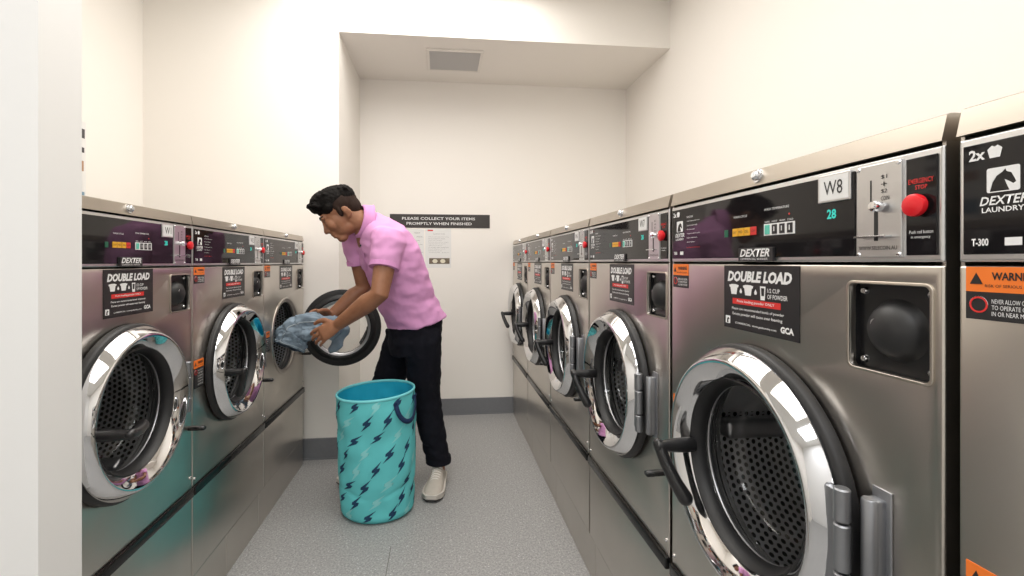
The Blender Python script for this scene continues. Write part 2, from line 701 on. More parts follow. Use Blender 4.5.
plate(bm, -.17, .105, 1.45, 1.53, -.002, .0005)
obj('blue_band', bm, plain('blue_print', rgb(120, 150, 170), .5), po)

# ------------------------------------------------------------------ washing machines
W = .625
ZCN = 1.035          # bottom of the control panel above the machine's foot
DEP = .72
DU, DV = .301, -.375
RING = .232


def X(u):
    return u - W / 2


def Zv(v):
    return ZCN + v


def build_washer():
    r = bpy.data.objects.new('washing_machine', None)
    C.objects.link(r)
    # cabinet shell
    bm = bmesh.new()
    t = .004
    box(bm, X(0.0), X(0) + t, .003, DEP, 0, Zv(.136))
    box(bm, X(W) - t, X(W), .003, DEP, 0, Zv(.136))
    box(bm, X(0) + t, X(W) - t, DEP - t, DEP, 0, Zv(.136))
    box(bm, X(0) + t, X(W) - t, .003, DEP - t, 0, .006)
    obj('cabinet', bm, M_STEEL, r)
    # front panel with door opening and dispenser opening
    sh = [rrect(X(0), X(W), .302, Zv(-.004), .002), circ(X(DU), Zv(DV), .178, 72), rrect(X(.502), X(.612), Zv(-.142), Zv(-.028), .008)]
    bm = curve_fill(sh, .012, .003, 2)
    obj('front_panel', bm, M_STEEL, r, 50)
    bm = curve_fill([rrect(X(0), X(W), .002, .276, .002)], .012, .003, 2)
    obj('lower_panel', bm, M_STEEL, r, 50)
    bm = bmesh.new()
    box(bm, X(.001), X(W - .001), -.009, .02, .272, .303, .004, 0, 3)
    obj('trim_strip', bm, plain('gloss_black_trim', (.008, .008, .008, 1), .22, spec=.3), r, 50)
    for u, z in ((.012, .325), (.613, .34)):
        bm = bmesh.new()
        lathe(bm, [(0, -.004), (.003, -.0038), (.0048, -.002), (.005, .001)], 12)
        obj('screw', bm, M_CHROME, r, True, (X(u), 0, z))
    bm = bmesh.new()
    lathe(bm, [(0, -.05), (.006, -.049), (.008, -.046), (.0085, -.02), (.0075, 0)], 14)
    box(bm, -.010, .010, -.052, -.030, -.006, .004, .003)
    obj('latch_peg', bm, M_BLACKP, r, True, (X(.605), 0, Zv(-.53)))
    # cap
    bm = bmesh.new()
    pr = [(-.003, .136), (DEP, .136), (DEP, .168), (.014, .168), (.008, .1675), (.004, .1655), (-.0022, .1395)]
    e0 = [bm.verts.new((X(0), y, Zv(v))) for y, v in pr]
    e1 = [bm.verts.new((X(W), y, Zv(v))) for y, v in pr]
    for i in range(len(pr)):
        j = (i + 1) % len(pr)
        bm.faces.new([e0[i], e0[j], e1[j], e1[i]])
    bm.faces.new(e0)
    bm.faces.new(e1)
    obj('top_cap', bm, M_STEELH, r, 50)
    bm = bmesh.new()
    lathe(bm, [(0, -.011), (.006, -.011), (.0085, -.0085), (.009, -.003), (.0125, -.0025), (.013, 0)], 20)
    box(bm, -.0012, .0012, -.0118, -.010, -.005, .005)
    obj('cap_lock', bm, M_CHROME, r, True, (X(.313), .0015, Zv(.153)), (math.radians(-13), 0, 0))

    # control panel
    bm = curve_fill([rrect(X(0), X(W), Zv(0), Zv(.132), .002)], .014, .003, 2)
    cp = obj('control_panel', bm, M_ALU, r, 50)
    bm = bmesh.new()
    box(bm, X(.006), X(.513), -.002, .002, Zv(.008), Zv(.1235), .0008)
    obj('display_panel', bm, M_BLACKG, cp)
    bm = bmesh.new()
    box(bm, X(.517), X(.5795), -.0035, .002, Zv(.006), Zv(.126), .0008)
    obj('coin_plate', bm, M_ALU, cp)
    bm = bmesh.new()
    box(bm, X(.5835), X(.6195), -.002, .002, Zv(.008), Zv(.1235), .0008)
    obj('stop_panel', bm, M_BLACKG, cp)
    y0 = -.002
    # lettering (white)
    bm = bmesh.new()
    text(bm, '2x', X(.012), X(.027), Zv(.106), Zv(.1175), y0, 0, .03)
    poly(bm, [(X(.029), Zv(.115)), (X(.031), Zv(.106)), (X(.040), Zv(.106)), (X(.042), Zv(.115)), (X(.038), Zv(.1185)), (X(.0355), Zv(.117)), (X(.033), Zv(.1185))], y0 - .0004)
    obj('capacity_mark', bm, M_WHITE, cp)
    bm = bmesh.new()
    # horse-head emblem on a white square
    sq = rrect(X(.0285), X(.0565), Zv(.0705), Zv(.0955), .002)
    horse = [(.031, .0705 + .001), (.0335, .081), (.037, .087), (.042, .0905), (.0445, .0935), (.0455, .0905), (.0495, .0885), (.0525, .082), (.0535, .079), (.051, .0775), (.0465, .081), (.044, .0825),
             (.0455, .078), (.048, .0715)]
    b2 = curve_fill([sq, [(X(a), Zv(c)) for a, c in horse]], .0004)
    for v in b2.verts:
        v.co.y += y0 - .0005
    merge(bm, b2, 0)
    obj('maker_emblem', bm, M_WHITE, cp)
    bm = bmesh.new()
    text(bm, 'DEXTER', X(.022), X(.063), Zv(.058), Zv(.067), y0, 0, .02, .25)
    text(bm, 'LAUNDRY', X(.024), X(.060), Zv(.0505), Zv(.0558), y0, 0, .02)
    obj('maker_lettering', bm, M_WHITE, cp)
    bm = bmesh.new()
    text(bm, 'T-300', X(.0145), X(.030), Zv(.0165), Zv(.0245), y0, 0, .03)
    plate(bm, X(.044), X(.058), Zv(.0165), Zv(.0245), y0, .0004)
    obj('model_lettering', bm, M_WHITE, cp)
    bm = bmesh.new()
    text(bm, 'WASH CYCLE', X(.247), X(.287), Zv(.083), Zv(.087), y0)
    obj('cycle_caption', bm, M_WHITE, cp)
    bm = bmesh.new()
    text(bm, 'WASH TEMPERATURE', X(.333), X(.392), Zv(.0885), Zv(.0925), y0)
    for i, t_ in enumerate(('NORMAL', 'HOT', 'WARM', 'COLD')):
        text(bm, t_, X(.3345 + i * .0178), X(.3475 + i * .0178), Zv(.0675), Zv(.0705), y0)
    obj('key_captions', bm, M_WHITE, cp)
    bm = bmesh.new()
    text(bm, 'INSTRUCTIONS', X(.074), X(.10), Zv(.100), Zv(.1045), y0)
    for i, t_ in enumerate(('1 Load clothes evenly in drum', '2 Close door and turn handle', '3 Add powder to dispenser', '4 Select wash cycle', '5 Select temperature', '6 Insert coins and press start')):
        text(bm, t_, X(.074), X(.128 - .01 * (i % 3)), Zv(.091 - i * .0095), Zv(.0945 - i * .0095), y0)
    obj('instruction_lettering', bm, M_WHITE, cp)
    bm = bmesh.new()
    text(bm, 'Do not open door while drum turns', X(.074), X(.128), Zv(.031), Zv(.035), y0)
    obj('red_instruction', bm, M_REDP, cp)
    bm = bmesh.new()
    text(bm, 'EMERGENCY', X(.587), X(.616), Zv(.0925), Zv(.0985), y0, 0, .01)
    text(bm, 'STOP', X(.595), X(.609), Zv(.0855), Zv(.0905), y0, 0, .01)
    obj('red_stop_lettering', bm, M_REDP, cp)
    bm = bmesh.new()
    lathe(bm, [(0, -.0006), (.0016, -.0004), (.0018, 0)], 10, 'Y', (X(.392), y0, Zv(.078)))
    obj('indicator_lamp', bm, M_REDP, cp)
    bm = bmesh.new()
    text(bm, 'Push red button', X(.588), X(.6155), Zv(.0335), Zv(.0375), y0)
    text(bm, 'in emergency', X(.590), X(.6125), Zv(.027), Zv(.031), y0)
    obj('stop_lettering', bm, M_WHITE, cp)
    bm = bmesh.new()
    text(bm, 'WWW.SELECOIN.AU', X(.5215), X(.574), Zv(.0155), Zv(.0205), -.0036)
    for i, t_ in enumerate(('$1', '+', '$2', 'COIN')):
        text(bm, t_, X(.553), X(.561 if i < 3 else .564), Zv(.105 - i * .009), Zv(.1105 - i * .009), -.0036)
    plate(bm, X(.5375), X(.5395), Zv(.078), Zv(.106), -.0035, .0003)
    plate(bm, X(.543), X(.5485), Zv(.027), Zv(.065), -.0035, .0003)
    obj('coin_slot', bm, plain('dark_engraving', (.02, .02, .02, 1), .5), cp)
    bm = bmesh.new()
    lathe(bm, [(0, -.014), (.006, -.0135), (.0072, -.010), (.007, -.004), (.004, -.003), (.004, 0)], 18)
    obj('return_knob', bm, M_CHROME, cp, True, (X(.5535), -.0035, Zv(.0705)))
    bm = bmesh.new()
    box(bm, -.022, .022, -.011, 0, -.0012, .0012, .0006)
    obj('coin_ledge', bm, M_CHROME, cp, False, (X(.5455), -.0035, Zv(.0325)))
    for u, v in ((.5205, .1225), (.576, .1225), (.5205, .0095), (.576, .0095)):
        bm = bmesh.new()
        lathe(bm, [(0, -.0018), (.002, -.0016), (.0032, 0)], 10)
        obj('rivet', bm, M_CHROME, cp, True, (X(u), -.0035, Zv(v)))
    bm = bmesh.new()
    lathe(bm, [(0, -.012), (.010, -.0117), (.0128, -.0102), (.0136, -.007), (.0128, -.0035), (.009, -.003), (.009, 0)], 28)
    obj('stop_button', bm, M_RED, cp, True, (X(.600), y0, Zv(.0665)))
    # amber and white keys
    for i, mm in enumerate((M_YELLOW, M_YELLOW, M_YELLOW, M_REDP)):
        bm = bmesh.new()
        box(bm, X(.2445 + i * .0175), X(.2605 + i * .0175), y0 - .0012, y0, Zv(.0485), Zv(.0635), .0006)
        obj('cycle_key', bm, mm, cp)
    bm = bmesh.new()
    box(bm, X(.218), X(.230), y0 - .0008, y0, Zv(.0485), Zv(.0625), .0005)
    obj('start_key', bm, M_GREEN, cp)
    bm = bmesh.new()
    for i in range(4):
        text(bm, ('DAY', 'MED', 'DEL', 'LOW')[i], X(.247 + i * .0175), X(.258 + i * .0175), Zv(.054), Zv(.0585), y0 - .0012)
    obj('key_lettering', bm, plain('dark_key_print', (.05, .03, .01, 1), .5), cp)
    bm = bmesh.new()
    plate(bm, X(.333), X(.4045), Zv(.0455), Zv(.0655), y0, .0008)
    obj('temperature_keys', bm, M_WHITE, cp)
    for i in range(4):
        bm = bmesh.new()
        box(bm, X(.3358 + i * .0176), X(.3475 + i * .0176), y0 - .0018, y0, Zv(.0475), Zv(.0635), .0005)
        obj('temperature_key', bm, M_LABEL if i else plain('teal_key', rgb(90, 190, 170), .4), cp)
    bm = bmesh.new()
    for i in range(1, 4):
        plate(bm, X(.3405 + i * .0176), X(.3425 + i * .0176), Zv(.052), Zv(.060), y0 - .0018, .0003)
    obj('key_marks', bm, M_WHITE, cp)
    bm = bmesh.new()
    text(bm, '28', X(.467), X(.483), Zv(.062), Zv(.076), y0, 0, .03)
    obj('digits', bm, M_LED, cp)
    # maker's badge
    bm = bmesh.new()
    box(bm, X(.2665), X(.3585), -.006, 0, Zv(.0015), Zv(.0255), .0008)
    bd = obj('maker_badge', bm, M_LABEL, cp)
    bm = bmesh.new()
    text(bm, 'DEXTER', X(.272), X(.3515), Zv(.0095), Zv(.0235), -.006, 0, .025, .3)
    text(bm, 'COMMERCIAL WASHER', X(.274), X(.347), Zv(.0035), Zv(.0072), -.006)
    obj('badge_lettering', bm, M_WHITE, cp)

    # double load label
    a, b_ = .215, .413
    lx = lambda f: X(a + (b_ - a) * f)
    lz = lambda f: Zv(-.0065 - .121 * f)
    bm = bmesh.new()
    plate(bm, lx(0), lx(1), lz(1), lz(0), -.0002, .0008)
    lb = obj('load_label', bm, M_LABEL, r)
    ly = -.001
    bm = bmesh.new()
    text(bm, 'DOUBLE LOAD', lx(.06), lx(.92), lz(.255), lz(.085), ly, 0, .05, .22)
    for c_ in (.16, .37):
        pts = [(-.075, .31), (-.065, .345), (-.055, .345), (-.04, .455), (.04, .455), (.055, .345), (.065, .345), (.075, .31), (.03, .295), (-.03, .295)]
        poly(bm, [(lx(c_ + p), lz(q)) for p, q in pts], ly - .0004)
    for c_ in (.265, .475):
        poly(bm, [(lx(c_ + p), lz(q)) for p, q in ((0, .35), (.02, .40), (.012, .43), (-.012, .43), (-.02, .40))], ly - .0004)
    b2 = curve_fill([[(lx(p), lz(q)) for p, q in ((.535, .30), (.605, .30), (.597, .50), (.543, .50))], [(lx(p), lz(q)) for p, q in ((.547, .325), (.593, .325), (.588, .44), (.552, .44))]], .0004)
    for v in b2.verts:
        v.co.y += ly - .0005
    merge(bm, b2, 0)
    text(bm, '1/2 CUP', lx(.63), lx(.78), lz(.385), lz(.325), ly, 0, .01)
    text(bm, 'OF POWDER', lx(.63), lx(.87), lz(.475), lz(.41), ly, 0, .01)
    text(bm, 'Please use recommended levels of powder', lx(.13), lx(.83), lz(.705), lz(.655), ly, 0, .01)
    text(bm, 'Excess powder will cause over foaming', lx(.14), lx(.81), lz(.79), lz(.735), ly, 0, .01)
    text(bm, 'COMMERCIAL  www.gcalaundry.com', lx(.18), lx(.74), lz(.925), lz(.885), ly, 0, .01)
    text(bm, 'GCA', lx(.79), lx(.94), lz(.92), lz(.83), ly, 0, .05)
    b2 = curve_fill([rrect(lx(.03), lx(.10), lz(.93), lz(.81), .001), [(lx(p), lz(q)) for p, q in ((.045, .93 - .006), (.05, .86), (.07, .83), (.09, .86), (.07, .88), (.075, .92))]], .0004)
    for v in b2.verts:
        v.co.y += ly - .0005
    merge(bm, b2, 0)
    obj('label_lettering', bm, M_WHITE, lb)
    bm = bmesh.new()
    plate(bm, lx(.14), lx(.79), lz(.605), lz(.515), ly, .0004)
    obj('red_band', bm, M_REDP, lb)
    bm = bmesh.new()
    text(bm, 'Front loading powder ONLY', lx(.21), lx(.72), lz(.585), lz(.535), ly - .0004, 0, .01)
    obj('band_lettering', bm, M_WHITE, lb)

    # warning labels: upper right below the panel, lower one by the door
    for (u0, u1, v1, v2, v3, nm) in ((.008, .078, -.005, -.031, -.060, 'warning_label'), (.008, .072, -.318, -.345, -.412, 'warning_label')):
        bm = bmesh.new()
        plate(bm, X(u0), X(u1), Zv(v3), Zv(v2), -.0002, .0007)
        wl = obj(nm, bm, M_LABEL, r)
        bm = bmesh.new()
        plate(bm, X(u0), X(u1), Zv(v2), Zv(v1), -.0002, .0007)
        obj('orange_heading', bm, M_ORANGE, wl)
        bm = bmesh.new()
        text(bm, 'WARNING', X(u0 + .024), X(u1 - .006), Zv(v2 + .0125), Zv(v1 - .0055), -.0009, 0, .03)
        text(bm, 'RISK OF SERIOUS INJURY', X(u0 + .018), X(u1 - .006), Zv(v2 + .004), Zv(v2 + .008), -.0009)
        poly(bm, [(X(u0 + .004), Zv(v2 + .008)), (X(u0 + .016), Zv(v2 + .008)), (X(u0 + .010), Zv(v1 - .006))], -.0013)
        obj('warning_lettering', bm, M_LABEL, wl)
        bm = bmesh.new()
        n_ = 3 if v2 - v3 < .04 else 6
        for i in range(n_):
            z = v2 - .008 - i * (v2 - v3 - .01) / n_
            text(bm, ('NEVER ALLOW CHILDREN', 'TO OPERATE OR PLAY', 'IN OR NEAR MACHINE', 'DO NOT OPEN DOOR', 'UNTIL DRUM STOPS', 'KEEP HANDS CLEAR')[i], X(u0 + .024), X(u1 - .004), Zv(z - .0035), Zv(z + .001), -.0009)
        lathe(bm, [(.0085, -.0013), (.0085, -.0009)], 20, 'Y', (X(u0 + .012), 0, Zv(v2 - .013)))
        obj('small_print', bm, M_WHITE, wl)
        bm = bmesh.new()
        b2 = curve_fill([circ(X(u0 + .012), Zv(v2 - .0135), .0085, 20), circ(X(u0 + .012), Zv(v2 - .0135), .0068, 20)], .0003)
        for v in b2.verts:
            v.co.y -= .0013
        merge(bm, b2, 0)
        obj('red_symbol', bm, M_REDP, wl)

    # dispenser pocket
    bm = bmesh.new()
    x0, x1, z0, z1 = X(.502), X(.612), Zv(-.142), Zv(-.028)
    d = .017
    box(bm, x0 - .002, x1 + .002, d, d + .004, z0 - .002, z1 + .002)
    box(bm, x0 - .003, x0, .010, d, z0, z1)
    box(bm, x1, x1 + .003, .010, d, z0, z1)
    box(bm, x0 - .003, x1 + .003, .010, d, z1, z1 + .003)
    box(bm, x0 - .003, x1 + .003, .010, d, z0 - .003, z0)
    dp = obj('dispenser_pocket', bm, M_BLACKP, r)
    bm = bmesh.new()
    b2 = curve_fill([rrect(x0 - .003, x1 + .003, z0 - .003, z1 + .003, .010), rrect(x0 + .001, x1 - .001, z0 + .001, z1 - .001, .007)], .003, .0008)
    for v in b2.verts:
        v.co.y -= .0022
    merge(bm, b2, 0)
    obj('pocket_rim', bm, M_STEELH, dp, 50)
    bm = bmesh.new()
    lathe(bm, [(0, -.025), (.010, -.0244), (.020, -.0217), (.029, -.016), (.0345, -.009), (.0365, -.003), (.040, .0)], 36)
    obj('dispenser_dome', bm, M_RUBBER, dp, 'all', ((x0 + x1) / 2, d, (z0 + z1) / 2 - .002))
    for sx in (-.0445, .0445):
        for sz in (-.046, .046):
            bm = bmesh.new()
            lathe(bm, [(0, -.007), (.0035, -.0065), (.0055, -.0035), (.0055, 0)], 12)
            obj('dispenser_bolt', bm, M_CHROME, dp, True, ((x0 + x1) / 2 + sx, d, (z0 + z1) / 2 + sz))
    bm = bmesh.new()
    b2 = curve_fill([rrect(-.006, .006, -.008, .008, .0055), rrect(-.004, .004, -.006, .006, .0035)], .0015)
    for v in b2.verts:
        v.co.y -= .0255
    merge(bm, b2, 0)
    plate(bm, -.0015, .0015, -.004, .004, -.0242, .001)
    obj('dispenser_key', bm, M_ALU, dp, False, ((x0 + x1) / 2 - .012, d + .0035, (z0 + z1) / 2 + .004))

    # drum inside
    bm = bmesh.new()
    lathe(bm, [(.185, .045), (.19, .05), (.252, .062), (.262, .075), (.262, .40), (.25, .41), (0, .42)], 72)
    dr = obj('drum', bm, M_DRUM, r, 50, (X(DU), 0, Zv(DV)))
    bm = bmesh.new()
    for k in range(3):
        a0 = k * 2 * PI / 3 + 1.0
        b2 = bmesh.new()
        box(b2, .215, .262, .09, .39, -.022, .022, .012, 0, 3)
        merge(bm, b2, 0, Matrix.Rotation(a0, 4, 'Y'))
    obj('drum_lifters', bm, M_DRUMLIP, dr, 50)
    bm = bmesh.new()
    lathe(bm, [(.178, .011), (.172, .016), (.176, .022), (.170, .030), (.176, .036), (.172, .044), (.186, .050), (.20, .05), (.20, .016), (.185, .012)], 56)
    obj('door_boot', bm, M_RUBBER, dr, True)

    bm = bmesh.new()
    lathe(bm, [(.176, .010), (.176, .002), (.180, -.002), (.196, -.004), (.200, -.001), (.200, .002)], 72)
    obj('door_seat', bm, M_STEEL, r, 40, (X(DU), 0, Zv(DV)))
    # door, hung on its hinge
    hx = .238
    dx = -hx
    door = None
    bm = bmesh.new()
    lathe(bm, [(.212, -.022), (.2165, -.024), (.2175, -.027), (.2165, -.030), (.2005, -.0535), (.1975, -.0562), (.1935, -.057), (.1895, -.0555), (.164, -.034), (.1615, -.031), (.161, -.022), (.18, -.020)], 96, 'Y', (dx, 0, 0), 0, True)
    door = obj('door', bm, M_CHROME, r, 35, (X(DU) + hx, 0, Zv(DV)))
    bm = bmesh.new()
    lathe(bm, [(.222, -.001), (.2255, -.003), (.2255, -.015), (.222, -.020), (.214, -.0235), (.17, -.021), (.163, -.018), (.163, -.006), (.164, .013), (.172, .017), (.184, .014), (.196, -.001)], 72, 'Y', (dx, 0, 0), 0, True)
    obj('door_gasket', bm, M_RUBBER, door, 40)
    bm = bmesh.new()
    lathe(bm, [(.163, -.006), (.150, -.002), (.148, .004), (.153, .010), (.163, .012)], 72, 'Y', (dx, 0, 0), 0, True)
    obj('glass_clamp', bm, M_DRUMLIP, door, 40)
    bm = bmesh.new()
    lathe(bm, [(.158, -.026), (.153, -.016), (.146, -.002), (.140, .03), (.134, .055), (.124, .066), (.11, .070), (0, .070)], 64, 'Y', (dx, 0, 0))
    obj('door_glass', bm, M_GLASS, door, 'all')
    bm = bmesh.new()
    lathe(bm, [(.1615, -.030), (.159, -.0315), (.156, -.028), (.151, -.018), (.147, -.004), (.150, .004), (.158, -.010), (.1615, -.018)], 64, 'Y', (dx, 0, 0), 0, True)
    obj('glass_rim', bm, M_RUBBER, door, 40)
    # hinge: two knuckles, leaf on the door ring
    bm = bmesh.new()
    for z0, z1 in ((-.078, -.034), (-.031, .031), (.034, .078)):
        b2 = bmesh.new()
        lathe(b2, [(0, z0), (.008, z0), (.0098, z0 + .002), (.0098, z1 - .002), (.008, z1), (0, z1)], 20, 'Z', (-.010, -.036, 0))
        merge(bm, b2, 0)
    box(bm, -.034, -.010, -.040, -.027, -.072, .072, .003)
    obj('hinge', bm, M_HINGE, door, 40)
    # handle: spindle beside the ring and a drooping lever
    bm = bmesh.new()
    lathe(bm, [(0, -.078), (.010, -.077), (.0125, -.072), (.0115, -.058), (.0145, -.030), (.0155, -.008), (.014, .008), (0, .008)], 20)
    tube(bm, [(-.002, -.069, .004), (.012, -.060, -.030), (.028, -.047, -.064), (.043, -.034, -.090)], [.0115, .0125, .0135, .0150], 14)
    obj('handle', bm, M_BLACKP, door, 60, (dx - .152, -.036, -.012))
    # fixed hinge bracket on the cabinet
    bm = bmesh.new()
    b2 = bmesh.new()
    lathe(b2, [(0, -.078), (.008, -.078), (.0095, -.076), (.0095, .071), (.008, .073), (0, .073)], 20, 'Z', (.0105, -.016, 0))
    merge(bm, b2, 0)
    box(bm, .002, .0195, -.016, 0, -.078, .073, .002)
    box(bm, .0, .027, -.003, 0, -.088, .086, .0012)
    obj('hinge_bracket', bm, M_HINGE, r, 50, (X(DU) + hx, 0, Zv(DV)))
    return r, door


proto, proto_door = build_washer()


def part_named(o, stem):
    for ch in o.children:
        if ch.name.split('.')[0] == stem:
            return ch


def number_tag(root, txt):
    cp = part_named(root, 'control_panel')
    bm = bmesh.new()
    box(bm, X(.4525), X(.5085), -.0045, 0, Zv(.086), Zv(.1265), .001)
    t = obj('number_tag', bm, M_ALU, cp)
    bm = bmesh.new()
    plate(bm, X(.456), X(.505), Zv(.089), Zv(.1235), -.0045, .0005)
    obj('number_card', bm, M_PAPER, cp)
    bm = bmesh.new()
    text(bm, txt, X(.4645), X(.4965), Zv(.0965), Zv(.1165), -.005, 0, .0)
    obj('number', bm, M_LABEL, cp)


PLINTH = .155
GRP = 'washing machines along the aisle'
right_labels = [
    'steel front-loading washer cut off by the right edge, orange warning label beside its panel',
    'large steel washer tagged W8 with perforated drum showing through its door',
    'steel washer tagged W7, second back from the large one tagged W8 side by side',
    'third washer from the far end of the right row, just beyond the one tagged W7',
    'second washer from the end wall in the right row, lever handle hanging down',
    'farthest washer of the right row, closest to the end wall',
]
right_labels[2] = 'steel washer tagged W7, the next one beyond the large W8 machine'
tags = ['W9', 'W8', 'W7', 'W6', 'W5', 'W4']
for i in range(6):
    o = proto if i == 0 else copy_tree(proto)
    o.name = 'washing_machine'
    yn = -.17 + .64 * i
    o.location = (.56, yn + .0 + W / 2, PLINTH)
    o.rotation_euler = (0, 0, -PI / 2)
    tag(o, right_labels[i], 'washing machine', GRP)
    if i in (3, 4, 5):
        pass
machines_r = [o for o in C.objects if o.get('group') == GRP]
left_labels = [
    'nearest steel washer of the left row, half hidden by the white partition',
    'middle steel washer of the left row, door closed and handle hanging down',
    'steel washer with its round door swung open beside the man',
]
LS = .6175 / .625
machines_l = []
for i in range(3):
    o = copy_tree(proto)
    o.location = (-.81, 1.01 + .6215 * i + .31, PLINTH)
    o.rotation_euler = (0, 0, PI / 2)
    o.scale = (LS, LS, LS)
    tag(o, left_labels[i], 'washing machine', GRP)
    machines_l.append(o)
for o, t in zip(machines_r, tags):
    number_tag(o, t)
for o, t in zip(machines_l, ('W1', 'W2', 'W3')):
    number_tag(o, t)
# the near left washer: lever turned level
part_named(part_named(machines_l[0], 'door'), 'handle').rotation_euler = (0, math.radians(-58), 0)
# the far left washer: door swung open
part_named(machines_l[2], 'door').rotation_euler = (0, 0, math.radians(96))

# plinth panels under the rows
PG = 'steel plinth panels under the washers'


def plinth(x0, x1, y0, y1, label):
    bm = bmesh.new()
    cx, cy = (x0 + x1) / 2, (y0 + y1) / 2
    box(bm, x0 - cx, x1 - cx, y0 - cy + .001, y1 - cy - .001, 0, PLINTH, .002)
    o = obj('plinth_panel', bm, M_STEEL, None, False, (cx, cy, 0))
    tag(o, label, 'plinth', PG)


for y0, y1, l in ((-.17, .45, 'steel plinth at the floor below the washer cut off by the right edge'), (.45, 1.06, 'steel plinth at the floor below the large W8 washer'), (1.06, 1.674, 'steel plinth at the floor below the W7 washer'),
                  (1.674, 2.27, 'steel plinth on the right at the floor, beyond the one below W7'), (2.27, 2.88, 'steel plinth on the right, second from the end wall'), (2.88, 3.655, 'steel plinth on the right, closest to the end wall')):
    plinth(.562, 1.25, y0, y1, l)
for y0, y1, l in ((1.005, 1.26, 'steel plinth on the left at the floor beside the white partition'), (1.26, 1.88, 'steel plinth on the left below the nearest and middle washers'), (1.88, 2.197, 'narrow steel plinth on the left below the middle washer'),
                  (2.197, 2.87, 'steel plinth on the left below the washer with the open door')):
    plinth(-1.50, -.812, y0, y1, l)
# ------------------------------------------------------------------ the man
M_SKIN, nt, b = new_mat('brown_skin')
b.inputs['Base Color'].default_value = rgb(158, 108, 78)
b.inputs['Roughness'].default_value = .5
b.inputs['Subsurface Weight'].default_value = .08
b.inputs['Subsurface Radius'].default_value = (.01, .004, .002)
tc = nt.nodes.new('ShaderNodeTexCoord')
n_ = nt.nodes.new('ShaderNodeTexNoise')
n_.inputs['Scale'].default_value = 30
nt.links.new(tc.outputs['Object'], n_.inputs['Vector'])
mx = nt.nodes.new('ShaderNodeMix')
mx.data_type = 'RGBA'
mx.inputs['A'].default_value = rgb(136, 91, 65)
mx.inputs['B'].default_value = rgb(166, 116, 86)
nt.links.new(n_.outputs['Fac'], mx.inputs['Factor'])
nt.links.new(mx.outputs['Result'], b.inputs['Base Color'])

M_HAIR = plain('black_hair', rgb(17, 14, 13), .75, spec=.15, bump=.9, bscale=160)
M_FADE = plain('short_cropped_hair', rgb(48, 36, 31), .8, spec=.15, bump=.5, bscale=400)
M_BROW = plain('dark_brow_hair', rgb(26, 20, 18), .7)
M_STUB = plain('stubble_shadow', rgb(104, 74, 58), .6)
M_SHIRT = plain('orchid_pink_cotton', rgb(222, 160, 208), .85, spec=.2, bump=.25, bscale=420, vary=.05, vscale=14)
M_SHIRT2 = plain('orchid_pink_rib', rgb(214, 150, 200), .85, spec=.2, bump=.3, bscale=500)
M_NAVY = plain('dark_navy_denim', rgb(20, 21, 30), .85, spec=.2, bump=.2, bscale=500, vary=.25, vscale=20)
M_SHOE = plain('pale_grey_mesh', rgb(196, 188, 178), .8, bump=.4, bscale=500, vary=.08, vscale=40)
M_SOLE = plain('shoe_sole_grey', rgb(206, 200, 192), .7)
M_SOLED = plain('shoe_tread', rgb(60, 58, 58), .8)
M_LACE = plain('white_lace', rgb(232, 228, 222), .8)
V = Vector

# joints, in metres in the room
PELV = P(415, 333, 2.50)
NECK = P(364, 223, 2.37)
HEADC = P(340.5, 213, 2.335)
SH_L, EL_L, WR_L = P(389, 241, 2.245), P(379.5, 294, 2.17), P(339, 324, 2.27)
SH_R, EL_R, WR_R = P(357, 240, 2.52), P(364, 287, 2.56), P(331, 316, 2.50)
HIP_L, KN_L, AN_L = P(422, 338, 2.43), P(425.5, 398, 2.515), P(438.5, 461, 2.555)
HIP_R, KN_R, AN_R = P(404, 338, 2.60), P(383, 395, 2.665), V((-.365, 2.70, .10))

body = bmesh.new()
# head axes: face pitched down and turned a little towards the camera
pitch = math.radians(38)
hd = V((-.975, -.22, 0)).normalized()
Fh = (hd * math.cos(pitch) + V((0, 0, -1)) * math.sin(pitch)).normalized()
Uh = (hd * math.sin(pitch) + V((0, 0, 1)) * math.cos(pitch)).normalized()
Sh = Uh.cross(Fh).normalized()          # towards the man's left = the camera


def hp(f, u, s):
    return HEADC + Fh * f + Uh * u + Sh * s


def he(bm, f, u, s, rf, ru, rs, tilt=0):
    """an ellipsoid in head axes, tilted in the profile plane"""
    a = Fh * math.cos(tilt) + Uh * math.sin(tilt)
    c = Uh * math.cos(tilt) - Fh * math.sin(tilt)
    ellipsoid(bm, hp(f, u, s), (a * rf, Sh * rs, c * ru), 20, 14)


he(body, -.014, .036, 0, .096, .080, .074)
he(body, .030, -.020, 0, .060, .085, .061)
he(body, .018, -.070, 0, .066, .042, .054, .25)
he(body, .062, -.100, 0, .028, .022, .028)
he(body, .077, .024, 0, .018, .018, .046)
he(body, .066, -.022, .034, .026, .030, .024)
he(body, .066, -.022, -.034, .026, .030, .024)
# nose
tube(body, [hp(.087, .014, 0), hp(.096, -.012, 0), hp(.107, -.034, 0)], [.0085, .010, .0125], 12)
he(body, .082, -.051, 0, .018, .018, .026)
he(body, .076, -.085, 0, .014, .014, .024)
for s_ in (1, -1):
    he(body, .098, -.039, .012 * s_, .012, .008, .008)
    he(body, .074, .001, .031 * s_, .013, .010, .016)           # lid over the lowered eye
    he(body, .086, .024, .026 * s_, .008, .007, .022)
    # ear
    he(body, -.024, -.016, .074 * s_, .016, .029, .009, -.25)
    he(body, -.032, -.014, .078 * s_, .006, .026, .007, -.25)
    he(body, -.016, -.036, .071 * s_, .009, .011, .008)
he(body, .090, -.063, 0, .012, .0065, .023)
he(body, .086, -.077, 0, .013, .008, .021)
# neck and trunk core
tube(body, [hp(-.020, -.02, 0), hp(-.038, -.075, 0), NECK + V((.005, .0, .0)), NECK + V((.04, .02, -.08))], [.060, .060, .066, .08], 20)


